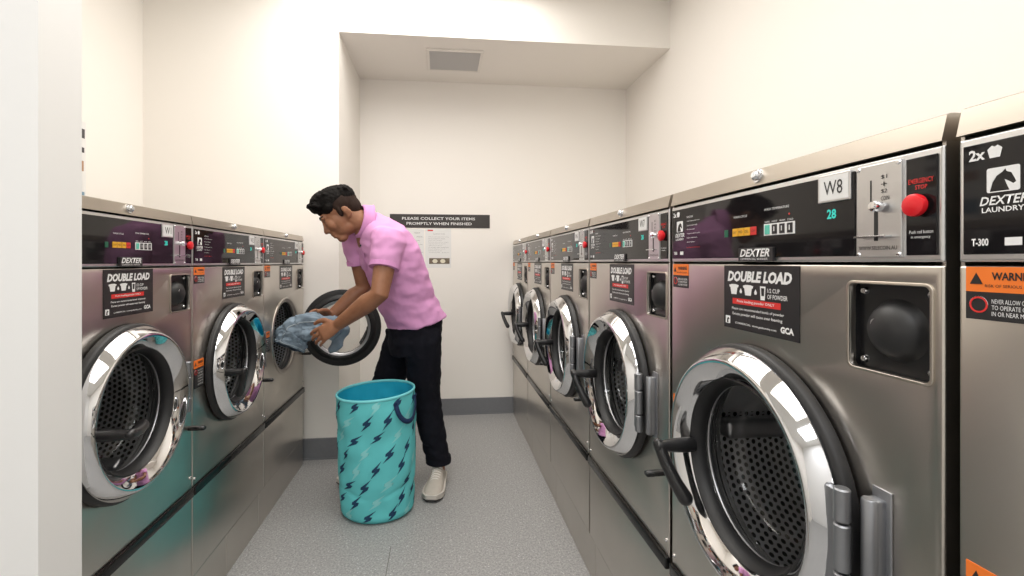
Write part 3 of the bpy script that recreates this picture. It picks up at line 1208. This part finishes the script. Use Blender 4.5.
def trunk(bm, k=1.0, grow=0.):
    dirs = V((-.88, -.47, 0)).normalized()
    lat = V((.47, -.88, 0)).normalized()
    secs = []
    data = [((416, 319, 2.50), .178, .140, .24), ((406.5, 301, 2.475), .172, .134, .32), ((398, 277, 2.44), .186, .132, .42), ((390, 256, 2.41), .196, .134, .52), ((381, 239, 2.385), .186, .112, .66), ((372, 228, 2.375), .140, .080, .72), ((366, 222, 2.37), .080, .064, .80)]
    for (px, py, y), rl, ra, ln in data:
        ax = (dirs * math.cos(ln) + V((0, 0, -1)) * math.sin(ln)).normalized()
        secs.append((P(px, py, y), lat * (rl * k + grow), ax * (ra * k + grow)))
    return secs


loft(body, trunk(body, .86), 28, True, 0, 2.2)
# arms
tube(body, [SH_L, SH_L.lerp(EL_L, .5), EL_L, EL_L.lerp(WR_L, .30), EL_L.lerp(WR_L, .7), WR_L], [.054, .050, .043, .046, .036, .0285], 18)
tube(body, [SH_R, SH_R.lerp(EL_R, .5), EL_R, EL_R.lerp(WR_R, .30), EL_R.lerp(WR_R, .7), WR_R], [.054, .050, .043, .045, .036, .0285], 18)
# legs inside the trousers
for hp_, kn, an in ((HIP_L, KN_L, AN_L), (HIP_R, KN_R, AN_R)):
    tube(body, [hp_, hp_.lerp(kn, .5), kn, kn.lerp(an, .35), an, an + V((0, 0, -.04))], [.078, .068, .052, .048, .034, .036], 16)
    tube(body, [PELV.lerp(hp_, .4), hp_], [.10, .085], 16)


def hand(bm, wrist, knuck, tips, thumb, wid, spread, nrm):
    """wrist -> knuckle line -> five separate curled fingers.
    spread: unit vector across the knuckles (index -> little), nrm: back of the hand"""
    mid = wrist.lerp(knuck, .5)
    d = (knuck - wrist).normalized()
    secs = []
    for t, w_, th in ((-.15, .027, .020), (.15, .029, .020), (.45, .037, .020), (.8, .041, .018), (1.0, .040, .015), (1.1, .034, .010)):
        secs.append((wrist.lerp(knuck, t), spread * w_, nrm * th))
    loft(bm, secs, 20, True)
    for i, (f1, f2, f3) in enumerate(tips):
        k0 = knuck + spread * (-.030 + .020 * i) - d * .012
        r = (.0092, .0096, .0092, .0080)[i]
        tube(bm, [k0, k0 + f1, k0 + f1 + f2, k0 + f1 + f2 + f3], [r, r * .98, r * .9, r * .78], 10)
    tb = wrist.lerp(knuck, .38) - spread * .026
    tube(bm, [tb, tb + thumb[0], tb + thumb[0] + thumb[1], tb + thumb[0] + thumb[1] + thumb[2]], [.0155, .0125, .0108, .0085], 12)


# left hand (near the camera): back of the hand up and towards the camera, fingers closing under the denim
KL = P(322.5, 333.5, 2.275)
dL = (KL - WR_L).normalized()
spL = V((.30, -.34, -.90))
spL = (spL - dL * spL.dot(dL)).normalized()
nL = spL.cross(dL).normalized()
if nL.dot(V((.3, -.7, .7))) < 0:
    nL = -nL
tipsL = []
for i, ln in enumerate((.040, .044, .041, .033)):
    c1 = (dL - nL * (.05 + .08 * i) + spL * (.10 * i - .1)).normalized()
    c2 = (dL * .85 - nL * (.42 + .06 * i)).normalized()
    c3 = (dL * .45 - nL * .85).normalized()
    tipsL.append((c1 * ln, c2 * ln * .68, c3 * ln * .52))
thL = ((dL * .7 - spL * .9 + nL * .05).normalized() * .036, (dL * .95 - spL * .35 - nL * .2).normalized() * .032, (dL * .95 - spL * .05 - nL * .35).normalized() * .024)
hand(body, WR_L, KL, tipsL, thL, 1, spL, nL)
# right hand (far side): fingers lying over the denim
KR = P(319, 314.5, 2.47)
dR = (KR - WR_R).normalized()
spR = V((.25, .75, -.45))
spR = (spR - dR * spR.dot(dR)).normalized()
nR = spR.cross(dR).normalized()
if nR.z < 0:
    nR = -nR
tipsR = []
for i, ln in enumerate((.040, .044, .041, .033)):
    c1 = (dR + nR * (.15 - .1 * i)).normalized()
    c2 = (dR * .85 - nR * .5).normalized()
    c3 = (dR * .4 - nR * .9).normalized()
    tipsR.append((c1 * ln, c2 * ln * .68, c3 * ln * .52))
thR = ((dR * .6 - spR * .95 - nR * .1).normalized() * .036, (dR * .9 - spR * .45 - nR * .3).normalized() * .032, (dR * .9 - spR * .1 - nR * .45).normalized() * .024)
hand(body, WR_R, KR, tipsR, thR, 1, spR, nR)
man = remeshed(body, 'person', M_SKIN, .0042, 3, .5)
tag(man, 'person in a pink polo shirt and dark jeans bending to load a washer', 'person')

# hair: thick on top, short at the sides and back
hb = bmesh.new()
he(hb, -.006, .066, 0, .098, .070, .074, .10)
he(hb, .040, .098, 0, .060, .042, .060, -.25)
he(hb, .068, .088, 0, .038, .036, .054, -.2)
he(hb, -.062, .056, 0, .054, .058, .068)
he(hb, .028, .048, 0, .046, .040, .0785, -.3)
rnd = random.Random(3)
for i in range(150):
    f_, s_ = rnd.uniform(-.085, .09), rnd.uniform(-.055, .055)
    base = hp(f_, .108 - abs(f_ - .02) * .32 - s_ * s_ * 6, s_)
    d_ = (Uh * .9 + Fh * (f_ * 6 + rnd.uniform(-.4, .6)) + Sh * (s_ * 6 + rnd.uniform(-.5, .5))).normalized()
    tube(hb, [base, base + d_ * .020, base + d_ * .030 + Fh * .006], [.012, .009, .004], 6)
hair = remeshed(hb, 'hair', M_HAIR, .0036, 1, .4, man, lambda c: .0025 * noise.noise(c * 90))
fb = bmesh.new()
he(fb, -.020, .034, 0, .0915, .062, .0775, .05)
he(fb, -.058, -.002, 0, .050, .060, .0655, .1)
for s_ in (1, -1):
    he(fb, .002, .010, .059 * s_, .013, .034, .0185, .1)
fade = remeshed(fb, 'cropped_hair', M_FADE, .004, 2, .5, man)
for s_ in (1, -1):
    eb = bmesh.new()
    tube(eb, [hp(.0935, .027, .012 * s_), hp(.092, .033, .028 * s_), hp(.078, .030, .047 * s_)], [.0035, .0045, .0025], 8)
    obj('eyebrow', eb, M_BROW, man, 'all')
    eb = bmesh.new()
    tube(eb, [hp(.0875, -.005, .018 * s_), hp(.088, -.0095, .030 * s_), hp(.078, -.006, .044 * s_)], [.0014, .0024, .0014], 8)
    obj('eyelashes', eb, M_BROW, man, 'all')


# polo shirt
sb = bmesh.new()
secs = trunk(None, 1.0, .004)
low = secs[0]
secs = [(low[0] + V((.004, .0, -.010)), low[1] * 1.0, low[2] * 1.02)] + secs[0:]
nk0 = (hp(-.038, -.075, 0) - NECK).normalized()
loft(sb, secs, 36, True, 0, 2.25)
tube(sb, [NECK - nk0 * .08 + V((-.004, 0, 0)), NECK - nk0 * .02 + V((-.002, 0, 0)), NECK + nk0 * .008], [.070, .068, .067], 24, 0, False)


def sleeve(bm, s_, e_, t, r0, r1, inw):
    d_ = (e_ - s_).normalized()
    end = s_.lerp(e_, t)
    a, c_ = frame_of(d_, V((0, 1, 0)))
    secs = [(s_ - d_ * .055 + inw * .05, a * r0 * .70, c_ * r0 * .75), (s_ - d_ * .040 + inw * .012, a * r0 * .92, c_ * r0 * .95), (s_ + d_ * .01, a * r0, c_ * r0), (s_.lerp(end, .6), a * (r0 * .4 + r1 * .6), c_ * (r0 * .4 + r1 * .6)), (end, a * r1, c_ * r1)]
    loft(bm, secs, 24, True)
    return end, d_, a, c_


lat = V((.47, -.88, 0)).normalized()
eL = sleeve(sb, SH_L, EL_L, .52, .082, .067, -lat)
eR = sleeve(sb, SH_R, EL_R, .50, .080, .066, lat)


def folds(c):
    # soft drag folds running from the armpit and over the belly
    d_ = noise.noise(V((c.x * 9 + c.z * 16, c.y * 8, c.z * 12 - c.x * 10))) * .0055
    d_ += noise.noise(V((c.x * 24 + 3, c.y * 20, c.z * 34))) * .004
    low_ = max(0, min(1, (1.12 - c.z) / .25))
    d_ += low_ * .003 * math.sin(70 * (c.z + .35 * c.x) + 3 * noise.noise(c * 7))
    return d_


shirt = remeshed(sb, 'polo_shirt', M_SHIRT, .0055, 6, .5, man, folds)
# sleeve hems
for end, d_, a, c_ in (eL, eR):
    b1 = bmesh.new()
    loft(b1, [(end - d_ * .020, a * .0665, c_ * .0665), (end - d_ * .018, a * .0695, c_ * .0695), (end + d_ * .0015, a * .0690, c_ * .0690), (end + d_ * .002, a * .064, c_ * .064)], 32, True)
    obj('sleeve_hem', b1, M_SHIRT2, shirt, True)
# collar: a stand and folded leaf round the neck
b1 = bmesh.new()
nk = (hp(-.038, -.075, 0) - NECK).normalized()
ca = (hd - nk * hd.dot(nk)).normalized()
cs_ = nk.cross(ca).normalized()
cc = NECK.lerp(hp(-.038, -.075, 0), .14) - ca * .004
prof = []
N_ = 40
for k in range(N_ + 1):
    th = math.radians(24) + (2 * PI - math.radians(48)) * k / N_     # open at the throat
    e = abs(k / N_ - .5) * 2                                     # 0 at the nape, 1 at the points
    dr = ca * math.cos(th) + cs_ * math.sin(th)
    up = .030 * (1 - .35 * e)
    drop = .018 + .050 * e ** 2
    row = [cc + dr * .068 + nk * (-.012), cc + dr * .070 + nk * up, cc + dr * .076 + nk * (up + .003), cc + dr * .084 + nk * (up - .008), cc + dr * (.088 + .012 * e) + nk * (up - .03 - drop * .6), cc + dr * (.092 + .018 * e) + nk * (up - .03 - drop)]
    prof.append(row)
vr = [[b1.verts.new(p) for p in row] for row in prof]
for r0, r1 in zip(vr[:-1], vr[1:]):
    for i in range(len(r0) - 1):
        b1.faces.new([r0[i], r0[i + 1], r1[i + 1], r1[i]])
col_ = obj('collar', b1, M_SHIRT2, shirt, 'all')
md = col_.modifiers.new('thick', 'SOLIDIFY')
md.thickness = .003
# placket with dark buttons
b1 = bmesh.new()
front = []
for (px, py, y), rl, ra, ln in [((390, 256, 2.41), .196, .134, .52), ((381, 239, 2.385), .186, .112, .66), ((374.5, 228, 2.375), .140, .085, .72)]:
    dirs = V((-.88, -.47, 0)).normalized()
    ax = (dirs * math.cos(ln) + V((0, 0, -1)) * math.sin(ln)).normalized()
    front.append(P(px, py, y) + ax * (ra + .006))
loft(b1, [(p, lat * .015, V((-.5, -.27, .8)) * .004) for p in front], 12, True, 0, 3)
pk = obj('placket', b1, M_SHIRT2, shirt, True)
b1 = bmesh.new()
lathe(b1, [(0, -.003), (.0045, -.003), (.0055, 0)], 12)
bp_ = front[1].lerp(front[2], .55) + V((-.004, -.006, .002))
obj('button', b1, plain('dark_button', (.02, .015, .02, 1), .3), shirt, True, bp_)

# trousers
tb_ = bmesh.new()
for hp_, kn, an in ((HIP_L, KN_L, AN_L), (HIP_R, KN_R, AN_R)):
    pts = [hp_ + V((0, 0, .05)), hp_, hp_.lerp(kn, .35), hp_.lerp(kn, .7), kn, kn.lerp(an, .35), kn.lerp(an, .7), an + V((0, 0, .012))]
    rr = [.098, .100, .094, .086, .078, .073, .067, .064]
    tube(tb_, pts, rr, 24, 0, False)
lo = trunk(None, .96, 0)
c0, a0, b0 = lo[0]
loft(tb_, [(PELV + V((.0, .0, -.08)), a0 * .80, b0 * .95), (PELV + V((0, 0, -.01)), a0 * .98, b0 * 1.0), (c0, a0 * .97, b0 * .98), (lo[1][0], lo[1][1] * .9, lo[1][2] * .9)], 28, True, 0, 2.2)


def tfold(c):
    d_ = noise.noise(V((c.x * 14, c.y * 14, c.z * 22))) * .005
    an = max(0, min(1, (.36 - c.z) / .25))
    return d_ + an * .0045 * math.sin(95 * c.z + 40 * c.x) + .003 * noise.noise(c * 40)


trs = remeshed(tb_, 'trousers', M_NAVY, .0055, 4, .5, man, tfold)
for an, ax_ in ((AN_L, 1), (AN_R, 1)):
    b1 = bmesh.new()
    tube(b1, [an + V((0, 0, .030)), an + V((0, 0, .012)), an + V((0, 0, -.004))], [.0665, .069, .068], 28, 0, False)
    h_ = obj('trouser_cuff', b1, M_NAVY, trs, True)


# shoes
def shoe(ankle, dirv, label=None):
    d_ = V(dirv).normalized()
    sd = V((d_.y, -d_.x, 0))
    o0 = V((ankle.x, ankle.y, 0)) - d_ * .065
    L = .285

    def Q(f, s_, z):
        return o0 + d_ * (f * L) + sd * s_ + V((0, 0, z))
    st = [(0.0, .020, .03, .060), (.03, .030, .03, .092), (.12, .035, .03, .108), (.28, .037, .03, .112), (.42, .039, .03, .098), (.56, .044, .03, .080), (.70, .048, .03, .066), (.84, .046, .03, .056), (.94, .036, .03, .048), (1.0, .018, .03, .038)]
    up_ = bmesh.new()
    rings = []
    for f, w_, z0, z1 in st:
        ring = []
        for k in range(24):
            th = 2 * PI * k / 24
            x_ = math.cos(th) * w_
            z_ = math.sin(th)
            zz = (z0 + (z1 - z0) * max(0, z_) ** .75) if z_ > 0 else z0 + z_ * .012
            x_ *= 1 - .22 * max(0, z_) ** 2
            ring.append(up_.verts.new(Q(f, x_, zz)))
        rings.append(ring)
    skin_rings(up_, rings)
    sh_ = obj('shoe', up_, M_SHOE, man, 'all')
    so = bmesh.new()
    outl = []
    for f, w_, *_ in st:
        outl.append((f, w_ + .006))
    loop = [(f - (.012 if f == 0 else 0) + (.02 if f == 1 else 0), w_) for f, w_ in outl] + [(f - (.012 if f == 0 else 0) + (.02 if f == 1 else 0), -w_) for f, w_ in reversed(outl)]
    layers = []
    for z, g in ((.006, -.001), (.010, .001), (.026, .001), (.034, -.003)):
        layers.append([so.verts.new(Q(f, s_ + math.copysign(g, s_), z + (.012 * max(0, f - .8) / .2 if z < .02 else 0.004 * (f > .9)))) for f, s_ in loop])
    skin_rings(so, layers)
    obj('sole', so, M_SOLE, sh_, 40)
    so = bmesh.new()
    layers = []
    for z in (0, .0065):
        layers.append([so.verts.new(Q(f, s_ * .98, z + .012 * max(0, f - .8) / .2)) for f, s_ in loop])
    skin_rings(so, layers)
    obj('tread', so, M_SOLED, sh_)
    for i in range(6):
        f = .36 + i * .050
        zt = .112 - (f - .28) * .118 + .001
        b1 = bmesh.new()
        w_ = .022
        tube(b1, [Q(f, -w_, zt - .010), Q(f + .02, -.008, zt - .0005), Q(f + .012, .008, zt - .0005), Q(f + .03, w_, zt - .011)], .0032, 8)
        obj('lace', b1, M_LACE, sh_, 'all')
    b1 = bmesh.new()
    for s_ in (1, -1):
        tube(b1, [Q(.36, 0, .106), Q(.34, .018 * s_, .114), Q(.40, .030 * s_, .098), Q(.37, .006 * s_, .105)], .003, 8)
    obj('lace_bow', b1, M_LACE, sh_, 'all')
    b1 = bmesh.new()
    loft(b1, [(Q(.15, 0, .105), sd * .034, d_ * .045), (Q(.16, 0, .128), sd * .036, d_ * .048), (Q(.16, 0, .130), sd * .030, d_ * .040)], 24)
    obj('shoe_collar', b1, M_SHOE, sh_, True)
    return sh_


shoe(AN_L, (-.16, -1, 0))
shoe(AN_R, (-.78, -.62, 0))

# ------------------------------------------------------------------ lightning hamper
M_AQUA = plain('aqua_printed_canvas', rgb(104, 208, 212), .7, spec=.3, bump=.15, bscale=300, vary=.06, vscale=9)
M_AQUA2 = plain('pale_aqua_print', rgb(140, 216, 218), .7)
M_NAVYP = plain('navy_print', rgb(20, 62, 96), .7)
M_TEAL = plain('teal_lining', rgb(30, 176, 206), .75, bump=.3, bscale=60, vary=.15, vscale=9)
M_STRAP = plain('navy_webbing', rgb(16, 44, 84), .8, bump=.4, bscale=300)
BC = V((-.302, 2.31, 0))


def bag_pt(th, h, off=0.):
    """point of the hamper wall: th round the bag (0 = towards +x, -90 = towards the aisle's front), h 0..1"""
    a = math.cos(th)
    c_ = math.sin(th)
    top = .573 + .010 * a + .008 * c_
    rx = .170 + .014 * h
    ry = .152 + .004 * h
    bulge = .006 * math.sin(h * PI) - .010 * math.exp(-((h - .72) / .1) ** 2) * (.5 - .5 * a)
    wob = .006 * noise.noise(V((a * 1.6, c_ * 1.6, h * 3.2))) + .007 * noise.noise(V((a * 3, c_ * 3, h * 7 + 5)))
    wob -= .006 * math.exp(-((h - .24 + .03 * math.sin(3 * th)) / .018) ** 2) * (.6 + .4 * math.sin(5 * th))
    wob *= min(1, h * 8) * min(1, (1 - h) * 10)
    r = bulge + wob + off
    if h < .05:
        r -= .02 * (1 - h / .05) ** 2
    p = V((a * (rx + r), c_ * (ry + r), top * h))
    lean = V((-.012 * h, .0, 0))
    return BC + lean + p


bb = bmesh.new()
NT, NH = 96, 64
g = [[bb.verts.new(bag_pt(2 * PI * i / NT, j / NH)) for i in range(NT)] for j in range(NH + 1)]
skin_rings(bb, g, False)
cen = bb.verts.new(BC)
for i in range(NT):
    bb.faces.new([g[0][(i + 1) % NT], g[0][i], cen])
bag = None
BOLT = [(.56, .54), (-.24, .09), (-.05, .06), (-.30, -.09), (-.13, -.12), (-.56, -.54), (.16, -.17), (-.01, -.12), (.30, .05), (.08, .08)]


def bolt_faces(bm, th, h, sc, mi, rot=0., outline=False, off=.0011):
    """a printed zigzag bolt laid on the canvas"""
    pts = []
    for x, z in BOLT:
        xr = x * math.cos(rot) - z * math.sin(rot)
        zr = x * math.sin(rot) + z * math.cos(rot)
        pts.append((th + xr * sc * .92 / .170, h + zr * sc * .82 / .55))
    tri = bmesh.new()
    vs = [tri.verts.new((x, z, 0)) for x, z in pts]
    f = tri.faces.new(vs)
    bmesh.ops.triangulate(tri, faces=[f])
    bmesh.ops.subdivide_edges(tri, edges=tri.edges[:], cuts=3, use_grid_fill=True)
    for v in tri.verts:
        v.co = bag_pt(v.co.x, max(.03, min(.985, v.co.y)), off)
    merge(bm, tri, mi)


rnd = random.Random(11)
row = 0
h = .07
while h < .97:
    k = 0
    while k < 11:
        th = 2 * PI * (k + .5 * (row % 2)) / 11 + rnd.uniform(-.07, .07)
        m_ = (k + row * 2) % 3
        sz = rnd.uniform(.062, .074)
        if .05 < h + .0 < .97:
            bolt_faces(bb, th, h + rnd.uniform(-.015, .015), sz * (1.12 if m_ == 1 else 1), 2 if m_ == 1 else 1, rnd.uniform(-.15, .35), off=.0008 if m_ == 1 else .0012)
        k += 1
    row += 1
    h += .125
bag = obj('laundry_hamper', bb, [M_AQUA, M_NAVYP, M_AQUA2], None, 'all')
tag(bag, "aqua fabric laundry hamper printed with navy lightning bolts at the man's feet", 'laundry hamper')
# inside lining and contents floor
b1 = bmesh.new()
gi = [[b1.verts.new(bag_pt(2 * PI * i / NT, .62 + .37 * j / 24, -.005)) for i in range(NT)] for j in range(25)]
skin_rings(b1, gi, False)
nr = 10
prev = gi[0]
for q in range(1, nr):
    ring = []
    for i in range(NT):
        p = gi[0][i].co.lerp(BC + V((-.006, 0, .36)), q / nr)
        p.z += .05 * noise.noise(V((p.x * 14, p.y * 14, 2))) + .02
        ring.append(b1.verts.new(p))
    skin_rings(b1, [prev, ring], False)
    prev = ring
b1.faces.new(prev)
obj('lining', b1, M_TEAL, bag, 'all')
# bound rim
b1 = bmesh.new()
rings = []
for i in range(NT):
    th = 2 * PI * i / NT
    c_ = bag_pt(th, .995, -.002)
    out = V((math.cos(th), math.sin(th), 0))
    rings.append([b1.verts.new(c_ + out * (.0055 * math.cos(a)) + V((0, 0, .0075 * math.sin(a)))) for a in [2 * PI * q / 8 for q in range(8)]])
rings.append(rings[0])
skin_rings(b1, rings, False)
obj('rim', b1, plain('pale_aqua_binding', rgb(120, 214, 220), .6), bag, 'all')
# carrying straps
for th0, spread_, dropz in ((math.radians(-34), .40, .095), (math.radians(128), .30, .03)):
    b1 = bmesh.new()
    pts = []
    for k in range(17):
        t = k / 16
        th = th0 + spread_ * (t * 2 - 1)
        hh = .955 - (dropz / .55) * (1 - (2 * t - 1) ** 2) ** .6
        pts.append((bag_pt(th, hh, .006 + .012 * math.sin(PI * t)), bag_pt(th, hh, .0) - BC))
    rings = []
    for i, (p, r_) in enumerate(pts):
        tg = (pts[min(16, i + 1)][0] - pts[max(0, i - 1)][0]).normalized()
        out = V((r_.x, r_.y, 0)).normalized()
        side = tg.cross(out).normalized()
        rings.append([b1.verts.new(p + side * (sx * .011) + out * (sy * .0016)) for sx, sy in ((-1, -1), (1, -1), (1, 1), (-1, 1))])
    skin_rings(b1, rings)
    st_ = obj('carry_strap', b1, M_STRAP, bag, 'all')
    for e in (0, -1):
        b1 = bmesh.new()
        th = th0 + spread_ * (-1 if e == 0 else 1)
        lathe(b1, [(0, -.004), (.007, -.004), (.009, 0)], 14)
        obj('strap_rivet', b1, M_STRAP, st_, True, bag_pt(th, .955, .007), (0, 0, th + PI / 2))

# ------------------------------------------------------------------ the jeans being loaded
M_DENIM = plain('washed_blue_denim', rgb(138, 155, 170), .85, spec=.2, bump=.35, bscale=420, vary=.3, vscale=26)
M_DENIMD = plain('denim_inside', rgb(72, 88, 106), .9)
M_STITCH = plain('pale_hem_stitching', rgb(176, 188, 196), .8)
jb = bmesh.new()
NC, NL = 72, 64
path = [(P(341, 330, 2.40), .036, .036), (P(332, 328, 2.40), .060, .048), (P(318, 326, 2.405), .074, .052), (P(306, 327, 2.42), .082, .054), (P(297, 331, 2.43), .088, .056), (P(291.5, 338, 2.435), .090, .058), (P(288, 347, 2.44), .086, .054)]


def jpath(t):
    f = t * (len(path) - 1)
    i = min(int(f), len(path) - 2)
    u = f - i
    u = u * u * (3 - 2 * u) * .5 + u * .5
    return path[i][0].lerp(path[i + 1][0], u), path[i][1] * (1 - u) + path[i + 1][1] * u, path[i][2] * (1 - u) + path[i + 1][2] * u


def jpt(t, th, off=0.):
    c_, a_, d_ = jpath(t)
    tg = (jpath(min(1, t + .03))[0] - jpath(max(0, t - .03))[0]).normalized()
    bx = V((0, -1, 0))
    dp_ = (bx - tg * bx.dot(tg)).normalized()
    wd = dp_.cross(tg).normalized()
    p = c_ + wd * (math.cos(th) * a_ * .88) + dp_ * (math.sin(th) * d_)
    nrm_ = (wd * math.cos(th) + dp_ * math.sin(th)).normalized()
    k = noise.noise(V((math.cos(th) * 1.7 + t * 3, math.sin(th) * 1.7, t * 5.5))) * .020
    k += abs(noise.noise(V((math.cos(th) * 3 + 7, math.sin(th) * 3, t * 9)))) * -.016
    k += .007 * math.sin(4 * th + 9 * t)
    k -= .009 * max(0, 1 - abs(noise.noise(V((math.cos(th) * 2.2 + 3, math.sin(th) * 2.2 + t * 4, t * 7 + 2)))) * 7)
    k += .004 * noise.noise(V((math.cos(th) * 5, math.sin(th) * 5, t * 16)))
    k *= 1 - .45 * max(0, (t - .85) / .15)
    return p + nrm_ * (k + off) - tg * (.026 * math.sin(th) * max(0, (t - .7) / .3))


gj = [[jb.verts.new(jpt(j / NL, 2 * PI * i / NC)) for i in range(NC)] for j in range(NL + 1)]
skin_rings(jb, gj, False)
cj = jb.verts.new(jpath(0)[0])
for i in range(NC):
    jb.faces.new([gj[0][i], gj[0][(i + 1) % NC], cj])
# inner face of the open leg
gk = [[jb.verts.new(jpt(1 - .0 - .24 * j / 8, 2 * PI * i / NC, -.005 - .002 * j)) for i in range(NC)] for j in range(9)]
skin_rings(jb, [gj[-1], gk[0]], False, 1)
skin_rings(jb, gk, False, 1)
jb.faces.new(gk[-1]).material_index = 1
jeans = obj('denim_jeans', jb, [M_DENIM, M_DENIMD], None, 'all')
tag(jeans, "faded blue denim garment held in the man's hands at the open washer", 'jeans')
b1 = bmesh.new()
for tt in (.955,):
    rings = []
    for i in range(NC * 2):
        th = 2 * PI * i / (NC * 2)
        c_ = jpt(tt, th, .001)
        tg = (jpt(tt + .03, th) - jpt(tt - .03, th)).normalized()
        nn = (c_ - jpath(tt)[0]).normalized()
        rings.append([b1.verts.new(c_ + tg * .0022 * x + nn * .0016 * y) for x, y in ((-1, 0), (0, 1), (1, 0))])
    rings.append(rings[0])
    skin_rings(b1, rings, False)
obj('hem_stitching', b1, M_STITCH, jeans, 'all')
b1 = bmesh.new()
rings = []
for k in range(30):
    tt = .30 + .66 * k / 29
    c_ = jpt(tt, 2.0, .0012)
    c2 = jpt(tt, 2.08, .0012)
    c3 = jpt(tt, 2.04, .003)
    rings.append([b1.verts.new(c_), b1.verts.new(c3), b1.verts.new(c2)])
skin_rings(b1, rings, False)
obj('leg_seam', b1, M_STITCH, jeans, 'all')
# the other leg, crumpled and hanging behind the hand
b1 = bmesh.new()
tube(b1, [P(342, 327, 2.45), P(340, 336, 2.46), P(337, 343, 2.455), P(334, 347, 2.45)], [.034, .042, .040, .028], 28, 0, True, .75)
bmesh.ops.subdivide_edges(b1, edges=b1.edges[:], cuts=2, use_grid_fill=True)
for v in b1.verts:
    v.co += V((noise.noise(v.co * 22), noise.noise(v.co * 22 + V((5, 0, 0))), noise.noise(v.co * 22 + V((0, 9, 0))))) * .018
obj('hanging_leg', b1, M_DENIM, jeans, 'all')
# ------------------------------------------------------------------ light
def area(name, loc, sx, sy, energy, col=(1, .965, .91), rot=(0, 0, 0)):
    l = bpy.data.lights.new(name, 'AREA')
    l.shape = 'RECTANGLE'
    l.size, l.size_y = sx, sy
    l.energy = energy
    l.color = col
    o = bpy.data.objects.new(name, l)
    C.objects.link(o)
    o.location = loc
    o.rotation_euler = rot
    return o


area('ceiling_light', (-.15, 2.05, 2.88), 1.5, 1.5, 44)
area('ceiling_light', (.1, .2, 2.88), 1.2, 1.2, 22)
area('ceiling_light', (-.3, -1.0, 2.88), 1.2, .6, 27, (.97, .98, 1))
w = bpy.data.worlds.new('world')
SC.world = w
w.use_nodes = True
w.node_tree.nodes['Background'].inputs['Color'].default_value = (1, .98, .95, 1)
w.node_tree.nodes['Background'].inputs['Strength'].default_value = .3
SC.view_settings.view_transform = 'Standard'
SC.view_settings.look = 'None'
SC.view_settings.exposure = -.06
SC.view_settings.gamma = 1
SC.view_settings.use_curve_mapping = False
